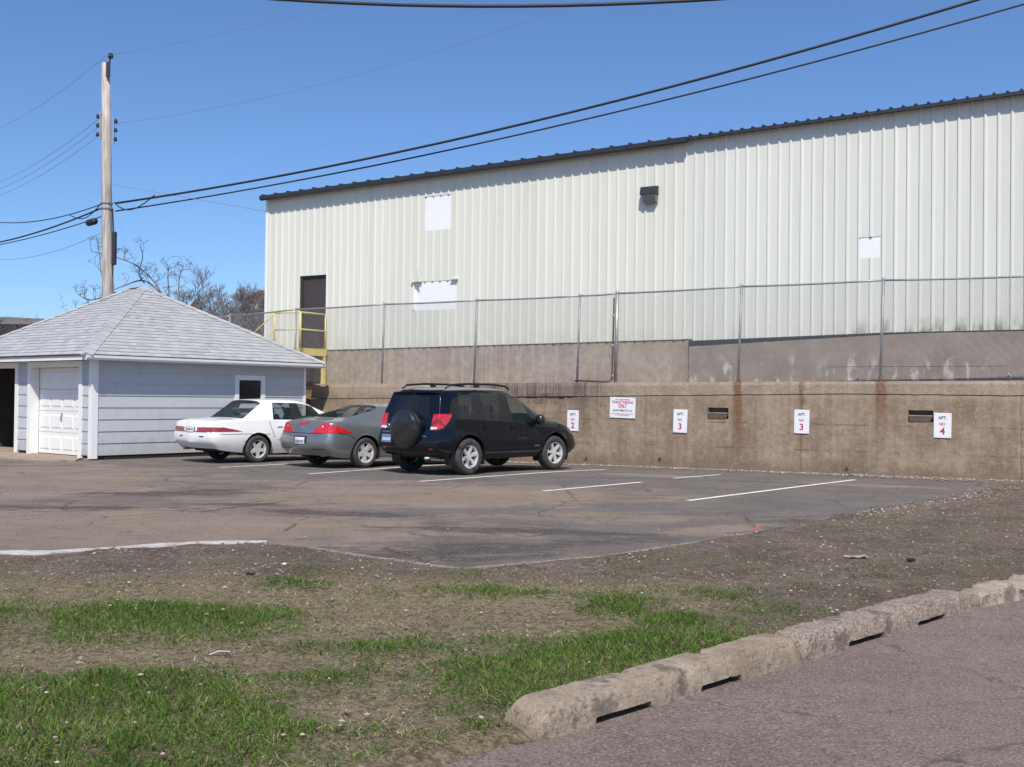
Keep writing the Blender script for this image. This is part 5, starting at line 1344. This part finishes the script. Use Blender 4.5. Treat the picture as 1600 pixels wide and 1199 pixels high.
def wire(name, label, A, B, sag, r, m, ext=1.0, n=28):
    A, B = Vector(A), Vector(B); pts = []
    for i in range(n + 1):
        t = ext * i / n; p = A + (B - A) * t; p.z -= 4 * sag * t * (1 - t); pts.append(p - A)
    o = MB().tube(pts, r, 6).build(name, m, None, True); o.location = A
    return tag(o, label, 'wire', 'overhead wires')
bk, gy = M['wire_black'], M['wire_grey']
wire('overhead_cable', 'thick black cable crossing the sky to the upper right, upper of the pair', (-13.23, 36, 7.8), (11.58, 26, 11.35), .50, .034, bk, 1.4)
wire('overhead_cable', 'black cable crossing the sky to the upper right, lower of the pair', (-13.22, 36, 7.54), (12.81, 26, 11.28), .46, .023, bk, 1.4)
wire('overhead_cable', 'thick black cable dipping along the top edge of the sky', (-8.9, 17.0, 8.30), (7.81, 14.0, 7.34), .72, .024, bk, 1.0)
wire('power_line', 'thin grey line rising right from the top of the pole', (-13.52, 36, 12.72), (-5.44, 33, 13.40), .10, .0065, gy, 3.0)
wire('power_line', 'thin grey line rising right from the spools on the pole', (-13.27, 36, 10.45), (1.41, 30, 12.35), .42, .0065, gy, 1.6)
wire('service_drop', 'thin dark wire falling from the pole to the warehouse eave', (-13.28, 36, 8.42), (-7.55, 33.75, 7.18), .0, .008, gy)
wire('power_line', 'thin grey line falling left from the top of the pole', (-13.62, 36, 12.7), (-22.4, 46, 12.45), .25, .0065, gy, 1.6)
for k, (z0, z1, w_) in enumerate(((10.62, 10.15, 'highest'), (10.36, 9.86, 'middle'), (10.05, 9.62, 'lowest'))):
    wire('power_line', w_ + ' of three thin grey lines running left from the pole spools', (-13.8, 36, z0), (-22.4, 46, z1), .25, .0075, gy, 1.6)
wire('overhead_cable', 'black cable running left from the pole, uppermost of the three', (-13.65, 36, 7.78), (-22.4, 46, 8.75), .30, .018, bk, 1.5)
wire('overhead_cable', 'thick black cable running left from the pole, middle of the three', (-13.65, 36, 7.65), (-22.4, 46, 7.72), .15, .030, bk, 1.5)
wire('overhead_cable', 'black cable carrying a splice box left of the pole, lowest of the three', (-13.69, 36, 7.35), (-22.4, 46, 7.62), .10, .018, bk, 1.5)
wire('service_drop', 'faint grey wire sagging left below the black cables', (-13.6, 36, 6.85), (-22.4, 46, 7.15), .35, .008, gy, 1.5)
sb = MB().lathe([(0, -.38), (.10, -.36), (.125, -.30), (.125, .30), (.10, .36), (0, .38)], 12, 'Y').build('splice_box', bk, None, True); sb.rotation_euler = (0, R(4), R(42)); sb.location = (-14.25, 36.65, 7.27); sb.scale = (.9, .9, .9)
tag(sb, 'black cylindrical splice case hanging on the cable left of the pole', 'splice case')

# ---------------------------------------------------------------- bare trees
def tree_geo(hgt, r0, levels, seed, spread=.55, up=.35, first=.35, nb=(3, 5), arch=0.0, thin=1.0):
    rd = random.Random(seed); A = MB(); B = MB()
    def grow(p, d, L, r, lv):
        k = 4 if lv < 2 else 3; pts = [p]; rs = [r]; q = p.copy(); dd = d.copy()
        for i in range(k):
            dd = (dd + Vector((rd.gauss(0, .16), rd.gauss(0, .16), rd.gauss(0, .10) + up * .10 - arch * (lv > 0) * .16 * i))).normalized()
            q = q + dd * (L / k); pts.append(q.copy()); rs.append(max(.004 * thin, r * (1 - .55 * (i + 1) / k)))
        (A if lv == 0 else B).tube(pts, rs, 7 if lv == 0 else (5 if lv == 1 else 3), False)
        if lv >= levels: return
        for _ in range(rd.randint(*nb)):
            t = rd.uniform(first if lv == 0 else .25, 1.0); i = min(k - 1, int(t * k)); f = t * k - i
            pp = pts[i].lerp(pts[i + 1], f); dd0 = (pts[i + 1] - pts[i]).normalized()
            ax = Vector((rd.gauss(0, 1), rd.gauss(0, 1), rd.gauss(0, 1))); side = (ax - dd0 * ax.dot(dd0)).normalized()
            nd = (dd0 * (1 - spread) + side * spread + Vector((0, 0, up * .5))).normalized()
            grow(pp, nd, L * rd.uniform(.48, .72), max(.005 * thin, rs[i] * rd.uniform(.45, .65)), lv + 1)
    grow(Vector((0, 0, -.2)), Vector((rd.gauss(0, .05), rd.gauss(0, .05), 1)).normalized(), hgt * .62, r0, 0)
    return A, B
def tree(name, label, loc, hgt, r0, levels, seed, m, group=None, **kw):
    t = empty(name, loc); tag(t, label, 'tree', group)
    a, b = tree_geo(hgt, r0, levels, seed, **kw)
    a.build('trunk', m, t, True, fix=False); b.build('branches', m, t, False, fix=False); return t

# hillside with brush
def hill_z(x, y):
    u = (x + 52) / 26
    return max(-1, 11.5 * smooth(78, 135, y) * smooth(-1.25, -.35, u + .12 * nz(y * .05, 1)) + 1.0 * nz(x * .08, y * .08) - .8)
def hill():
    xs = np.arange(-110, 60, 3.0); ys = np.arange(70, 200, 4.0); vs = [(x, y, hill_z(x, y)) for y in ys for x in xs]; nx = len(xs)
    fs = [(j * nx + i, j * nx + i + 1, (j + 1) * nx + i + 1, (j + 1) * nx + i) for j in range(len(ys) - 1) for i in range(nx - 1)]
    tag(MB().add(vs, fs).build('hillside', M['hill'], None, True, fix=False), kind='structure')
hill()
far = []
for k, (u, v, Y, hg, sd_, lv) in enumerate(((312, 416, 88, 8.2, 3, 5), (345, 417, 104, 9.0, 5, 5), (366, 424, 112, 8.0, 8, 5), (392, 420, 100, 8.8, 12, 5), (410, 416, 96, 9.4, 17, 5), (292, 442, 108, 6.2, 21, 5), (330, 434, 116, 7.2, 25, 4), (380, 430, 118, 7.6, 31, 4), (355, 445, 95, 5.5, 37, 4), (402, 436, 122, 7.0, 41, 4))):
    x = (u - 800) / 1700 * Y; zt = 1.5 + (616.5 - v) / 1700 * Y
    z0 = hill_z(x, Y) if Y < 190 else 0
    lab = {0: 'bare tree with a wide round crown, leftmost of the tall ones on the hillside', 4: 'tall bare tree on the hillside right beside the warehouse corner'}.get(k, 'bare grey tree in the tangled wood on the far hillside')
    tree('bare_tree', lab, (x, Y, z0), max(3.4, zt - z0 + .2) * .80, .10 + .005 * hg, lv, sd_, M['bark_far'], 'bare trees on the hillside', thin=3.4, spread=.5, nb=(3, 4), up=.4)
# tangled brush on the slope
mb = MB(); rd = random.Random(5)
for _ in range(3600):
    Y = rd.uniform(82, 125); u = rd.uniform(262, 640); x = (u - 800) / 1700 * Y; z = hill_z(x, Y); hh = rd.uniform(.9, 3.0)
    if z < -.5: continue
    d = Vector((rd.gauss(0, .3), rd.gauss(0, .3), 1)).normalized()
    mb.tube([(x, Y, z - .1), Vector((x, Y, z)) + d * hh * .5, Vector((x, Y, z)) + (d + Vector((rd.gauss(0, .3), 0, 0))).normalized() * hh], [.04, .03, .012], 3, False)
    for _k in range(3):
        t = rd.uniform(.3, .9); p = Vector((x, Y, z)) + d * hh * t; mb.tube([p, p + Vector((rd.gauss(0, .5), rd.gauss(0, .4), rd.uniform(.3, .9)))], [.022, .01], 3, False)
tag(mb.build('brush', M['bark_far'], None, fix=False), 'grey brown leafless brush covering the far hillside', 'brush', kind='stuff')
# near twiggy tree behind the garage: arching limbs
tr = empty('bare_tree', (-12.5, 39.5, 0)); tag(tr, 'low bare tree with long arching limbs right behind the garage roof', 'tree')
rd = random.Random(3); A = MB(); B = MB()
def limb(pts, r0, r1, mbx, n=6):
    P_ = [Vector(p) for p in pts]; Q = []
    for i in range(len(P_) - 1):
        a0, a1, a2, a3 = P_[max(0, i - 1)], P_[i], P_[i + 1], P_[min(len(P_) - 1, i + 2)]
        for k in range(n):
            t = k / n; Q.append(.5 * ((2 * a1) + (a2 - a0) * t + (2 * a0 - 5 * a1 + 4 * a2 - a3) * t * t + (3 * a1 - a0 - 3 * a2 + a3) * t ** 3))
    Q.append(P_[-1]); mbx.tube(Q, [r0 + (r1 - r0) * i / (len(Q) - 1) for i in range(len(Q))], 5, False); return Q
def twigs(Q, cnt, L, lv=0):
    for _ in range(cnt):
        i = rd.randrange(len(Q) // 4, len(Q)); p = Q[i]; d = Vector((rd.gauss(0, .55), rd.gauss(0, .5), rd.uniform(.35, 1.0))).normalized(); l = L * rd.uniform(.4, 1.1)
        q = [p, p + d * l * .5 + Vector((rd.gauss(0, .08), 0, 0)), p + (d + Vector((rd.gauss(0, .25), 0, rd.gauss(0, .2)))).normalized() * l]
        B.tube(q, [.011 - .002 * lv, .008 - .0015 * lv, .0045], 3, False)
        if lv < 2: twigs([q[0], q[1], q[1].lerp(q[2], .5), q[2]], 2, L * .5, lv + 1)
limb([(0, 0, -.2), (.05, 0, 2.0), (.0, 0, 3.9)], .16, .10, A)
for pts, r0, ct in (([(.0, 0, 3.8), (-.15, 0, 4.9), (-.9, .1, 5.6), (-1.75, .2, 5.42), (-2.6, .2, 5.05)], .05, 12), ([(.0, 0, 3.8), (-.3, 0, 5.2), (-1.1, 0, 6.08), (-1.95, 0, 6.45), (-2.85, 0, 6.65)], .036, 13), ([(.0, 0, 3.8), (-.05, .2, 4.9), (-.15, .3, 5.8), (-.1, .3, 6.2)], .04, 12), ([(.0, 0, 3.8), (.3, .2, 4.6), (.25, .3, 5.5), (.35, .2, 6.0)], .04, 12), ([(-.9, 0, 5.5), (-1.1, 0, 5.9), (-1.05, .2, 6.5), (-1.15, .2, 6.9)], .022, 6), ([(-2.2, .1, 5.2), (-2.5, .1, 5.8), (-2.6, .1, 6.6), (-2.72, .1, 7.2)], .018, 6), ([(-2.0, .2, 5.2), (-2.9, .2, 4.9), (-3.4, .2, 5.1)], .03, 8), ([(.0, 0, 3.9), (-1.2, .4, 4.6), (-2.6, .6, 4.6), (-4.0, .6, 4.5)], .035, 14)):
    Q = limb(pts, r0, .012, B); twigs(Q, ct, .55)
A.build('trunk', M['bark'], tr, True, fix=False); B.build('branches', M['bark'], tr, False, fix=False)
tree('bare_tree', 'bare twigs of a tree reaching in at the left edge above the garage', (-21.6, 42, 0), 5.8, .16, 5, 77, M['bark'], spread=.6, thin=1.5)

# ---------------------------------------------------------------- far buildings
bb = empty('brick_building', (-30, 50, 0)); tag(bb, 'low brown brick building with a dark flat roof at the left edge', 'building')
boxo('wall', M['brick'], bb, 0, 8.05, 0, 8, -.2, 4.25); 
MB().add([(-.3, -.3, 4.25), (8.3, -.3, 4.25), (8.3, 8.3, 4.25), (-.3, 8.3, 4.25), (-.3, -.3, 4.6), (8.3, -.3, 4.62), (8.3, 8.3, 4.62), (-.3, 8.3, 4.6), (7.0, 4, 4.82), (1.5, 4, 4.82)], [(3, 2, 1, 0), (0, 1, 5, 4), (1, 2, 6, 5), (2, 3, 7, 6), (3, 0, 4, 7), (4, 5, 8, 9), (5, 6, 8), (6, 7, 9, 8), (7, 4, 9)]).build('roof', M['roof_dark'], bb)
boxo('parapet_band', M['brick'], bb, -.05, 8.1, -.06, -.003, 4.0, 4.2)
for x in (1.2, 3.4, 5.6): 
    w_ = boxo('window', M['white_paint'], bb, x, x + 1.1, -.05, -.004, 1.6, 3.0); boxo('pane', M['glass_win'], w_, x + .1, x + 1.0, -.06, -.052, 1.7, 2.9)
hs = empty('far_house', ((303 - 800) / 1700 * 130, 130, 8.7), R(12)); tag(hs, 'small dark steep gabled house half hidden behind the garage roof', 'house')
boxo('wall', M['brick'], hs, -.75, .75, 0, 6, -5, 2.5); MB().prism([(-1.05, 0), (1.05, 0), (0, 1.75)], 0, 6.4).build('roof', M['roof_dark'], hs).matrix_local = Matrix.Translation((0, 6.2, 2.45)) @ Matrix.Rotation(R(90), 4, 'X')
w_ = boxo('window', M['white_paint'], hs, -.3, .3, -.05, -.003, 1.3, 2.1); boxo('pane', M['glass_win'], w_, -.24, .24, -.09, -.055, 1.36, 2.04)
h2 = empty('far_house', ((404 - 800) / 1700 * 130, 130, 7.2), R(-8)); tag(h2, 'pale tan house up on the wooded hillside beside the warehouse corner', 'house')
tan = simple('tan_render', (.50, .42, .34), .8, var=.08); boxo('wall', tan, h2, -2.2, 2.6, 0, 6, -3, 5.6); MB().prism([(-2.7, 0), (3.1, 0), (.2, 1.3)], 0, 6.6).build('roof', M['brick'], h2).matrix_local = Matrix.Translation((0, 6.3, 5.58)) @ Matrix.Rotation(R(90), 4, 'X')
for x in (-1.4, .9): w_ = boxo('window', M['white_paint'], h2, x, x + .8, -.05, -.003, 3.0, 4.4); boxo('pane', M['glass_win'], w_, x + .08, x + .72, -.08, -.055, 3.08, 4.32)

# ---------------------------------------------------------------- grass, litter, stones
def ground_z(x, y): return h(x, y) + .022 + .022 * nz(x * .9, y * .9) + .012 * nz(x * 3, y * 3, 4)
def scatter(n, box, accept):
    out = []
    x = rng.uniform(box[0], box[1], n); y = rng.uniform(box[2], box[3], n)
    ok = (np.abs(x) < .62 * y + .8)
    x, y = x[ok], y[ok]; dl, dr = sdist(x, y, LOT), sdist(x, y, ROAD)
    for i in range(len(x)):
        a = accept(x[i], y[i], dl[i], dr[i])
        if a > 0 and random.random() < a: out.append((x[i], y[i]))
    return out
def blades(name, pts, hmin, hmax, wid, m, lean, label, cat, flat=0.0, tone=(.45, .2)):
    n = len(pts); V = np.zeros((n * 5, 3)); T = np.zeros(n * 5, np.float32); F3 = []
    for i, (x, y) in enumerate(pts):
        a = random.uniform(0, 6.283); hh = random.uniform(hmin, hmax) * (.75 + .5 * random.random()); w = wid * random.uniform(.7, 1.3); la = random.uniform(0, 6.283); ll = hh * lean * random.uniform(.3, 1.3)
        cx, cy = math.cos(a) * w / 2, math.sin(a) * w / 2; z = ground_z(x, y) + .03 * green(x, y) - .008; lx, ly = math.cos(la) * ll, math.sin(la) * ll; up = hh * (1 - flat) * (.45 + .75 * min(1, green(x, y) + .1) if flat == 0 else 1)
        V[i * 5:i * 5 + 5] = ((x - cx, y - cy, z), (x + cx, y + cy, z), (x + lx * .4 + cx * .8, y + ly * .4 + cy * .8, z + up * .6), (x + lx * .4 - cx * .8, y + ly * .4 - cy * .8, z + up * .6), (x + lx, y + ly, z + up))
        T[i * 5:i * 5 + 5] = min(1, max(0, random.gauss(*tone) + .30 * nz(x * 1.3, y * 1.3, 31) + .22 * nz(x * 5, y * 5, 17)))
        b = i * 5; F3 += [(b, b + 1, b + 2, b + 3), (b + 3, b + 2, b + 4)]
    me = bpy.data.meshes.new(name); me.from_pydata(V.tolist(), [], F3); me.attributes.new('tone', 'FLOAT', 'POINT').data.foreach_set('value', T)
    return tag(link_mesh(name, me, m), label, cat, kind='stuff')
BOX = (-5.2, 4.2, 3.6, 9.6)
g_pts = scatter(385000, BOX, lambda x, y, dl, dr: 0 if (dl > -.05 or dr > -.12) else max(.04, .9 * smooth(.0, 1.15, green(x, y) + .35 * nz(x * 14, y * 14, 3))))
blades('grass', g_pts, .012, .046, .0050, M['grass'], 1.3, 'patches of short green lawn grass in the foreground', 'grass', .0, (.48, .26))
d_pts = scatter(330000, (-6, 5.5, 3.6, 11), lambda x, y, dl, dr: 0 if (dl > -.08 or dr > -.1) else max(.06, (1 - grit(x, y)) * .8) * (.6 + .9 * nz(x * 2.2, y * 2.2, 12)))
blades('dry_grass', d_pts, .018, .055, .0062, M['drygrass'], 1.6, 'matted straw coloured dead grass between the green patches', 'dry grass', .6, (.5, .30))
def chips(name, pts, smin, smax, m, label, cat, flat, tone, zf, n_off=.0):
    base = [(1, 0, 0), (.3, .9, 0), (-.8, .5, .1), (-.7, -.6, 0), (.4, -.85, .05), (.1, 0, .8), (0, .1, -.5)]
    fs0 = [(0, 1, 5), (1, 2, 5), (2, 3, 5), (3, 4, 5), (4, 0, 5), (1, 0, 6), (2, 1, 6), (3, 2, 6), (4, 3, 6), (0, 4, 6)]
    V = []; F = []; T = []
    for x, y in pts:
        s = smin + (smax - smin) * random.random() ** 2.4; a = random.uniform(0, 6.283); ca, sa = math.cos(a), math.sin(a); z = zf(x, y); b = len(V); sq = random.uniform(.6, 1)
        for vx, vy, vz in base:
            vx *= random.uniform(.8, 1.2); vy *= sq; V.append((x + s * (vx * ca - vy * sa), y + s * (vx * sa + vy * ca), z + s * vz * flat + s * .2 * flat))
        F += [tuple(b + q for q in f) for f in fs0]; t = min(1, max(0, random.gauss(*tone))); T += [t] * 7
    me = bpy.data.meshes.new(name); me.from_pydata(V, [], F); me.attributes.new('tone', 'FLOAT', 'POINT').data.foreach_set('value', np.array(T, np.float32))
    return tag(link_mesh(name, me, m), label, cat, kind='stuff')
s_pts = scatter(60000, (-5, 9.5, 6, 19), lambda x, y, dl, dr: 0 if (dl > .0 or dr > -.05) else .06 + .62 * grit(x, y) * (.55 + nz(x * 1.4, y * 1.4, 4)))
chips('gravel', s_pts, .004, .022, M['stone'], 'loose gravel and stones scattered on the bare ground by the lot', 'gravel', .6, (.5, .28), ground_z)
e_pts = [(5.61 + (8.7 - 5.61) * t + random.gauss(.22, .16), 15.85 + (19.31 - 15.85) * t - abs(random.gauss(.15, .16))) for t in rng.uniform(-.45, 1.0, 900)]
chips('gravel', e_pts, .008, .040, M['stone'], 'band of broken stones along the right edge of the parking lot', 'gravel', .6, (.48, .25), ground_z)
w_pts = []
for _ in range(5200):
    lx = random.uniform(-5.5, 13); ww = .16 + .20 * smooth(4, 11, lx); p = wall_pt(lx, -.02 - abs(random.gauss(0, ww))); w_pts.append((p[0], p[1]))
chips('gravel', w_pts, .010, .042, M['stone'], 'pale gravel strip along the foot of the concrete wall', 'gravel', .7, (.62, .2), lambda x, y: h(x, y) + .008)
a_pts = scatter(9000, (-8, 8, 9.6, 21), lambda x, y, dl, dr: .0 if dl < .05 else .10 + .25 * sandf(x, y))
chips('gravel', a_pts, .004, .017, M['stone'], 'fine grit lying on the parking lot asphalt', 'grit', .6, (.5, .25), lambda x, y: h(x, y) + .002)
r_pts = scatter(5000, (-1, 7, 3.9, 12), lambda x, y, dl, dr: .0 if dr < .03 else .12 + .8 * (1 if dr < .35 else 0) * .35)
chips('gravel', r_pts, .003, .011, M['stone'], 'small grit collected on the road beside the kerb blocks', 'grit', .6, (.5, .25), lambda x, y: -.008)
l_pts = scatter(2600, (-4.2, 3.2, 3.9, 9.4), lambda x, y, dl, dr: 0 if (dl > -.05 or dr > -.1) else .26)
chips('leaf_litter', l_pts, .005, .019, M['leaf'], 'pale dead leaf scraps lying in the foreground grass', 'leaf litter', .6, (.48, .26), lambda x, y: ground_z(x, y) + .02 + .045 * green(x, y))

def scrap(name, label, x, y, s, m, zoff=.01, seed=0, hgt=.35):
    rd = random.Random(seed); vs = []; fs = []; n = 7
    for j in range(n):
        for i in range(n):
            u, v = i / (n - 1) - .5, j / (n - 1) - .5; e = 1 - .35 * rd.random() * (abs(u) + abs(v))
            vs.append((u * s[0] * e, v * s[1] * e, s[1] * hgt * abs(nz(u * 4 + seed, v * 4, seed)) * 1.8))
    fs = [(j * n + i, j * n + i + 1, (j + 1) * n + i + 1, (j + 1) * n + i) for j in range(n - 1) for i in range(n - 1)]
    k = len(vs); vs += [(a, b, c - .004) for a, b, c in vs]; fs += [tuple(k + q for q in reversed(f)) for f in list(fs)]
    o = MB().add(vs, fs).build(name, m, None, fix=False); o.location = (x, y, ground_z(x, y) + zoff); o.rotation_euler.z = rd.uniform(0, 6); return tag(o, label, 'litter')
scrap('paper_scrap', 'flattened pale scrap lying on the gravelly ground at the right', 3.27, 10.31, (.26, .12), M['kerb_c'], seed=4, hgt=.15).rotation_euler.z = .2
scrap('paper_scrap', 'small white scrap lying on the dirt near the lot edge', -1.96, 9.46, (.045, .035), M['sign_white'], seed=8)
scrap('dark_clod', 'small dark clod on the dirt near the white scrap', -2.12, 8.9, (.07, .05), M['dark'], seed=9)
scrap('dark_clod', 'dark lump beside the flattened pale scrap at the right', 3.75, 10.2, (.12, .07), M['dark'], seed=12)
scrap('paper_scrap', 'pale folded scrap in the left foreground grass', -1.42, 5.05, (.04, .03), M['leaf'], .04, seed=15)
stick = MB().tube([(0, 0, .0), (.05, .02, .015), (.11, .03, .01)], .006, 5).build('twig', M['strip']); stick.location = (-1.68, 6.12, ground_z(-1.68, 6.12) + .015); tag(stick, 'pale broken twig lying on the bare patch in the foreground', 'twig')
fl = empty('marker_flag', (2.80, 12.43, h(2.8, 12.4))); tag(fl, 'small red marker flag at the lot corner', 'flag')
MB().tube([(0, 0, -.05), (.01, 0, .10)], .004, 5).build('flag_wire', M['steel'], fl); MB().add([(.01, 0, .10), (.03, .01, .08), (.035, .0, .03), (-.02, .02, .02), (.01, .004, .10), (.03, .014, .08), (.035, .004, .03), (-.02, .024, .02)], [(0, 1, 2, 3), (7, 6, 5, 4), (0, 4, 5, 1), (1, 5, 6, 2), (2, 6, 7, 3), (3, 7, 4, 0)]).build('flag', M['pink'], fl)
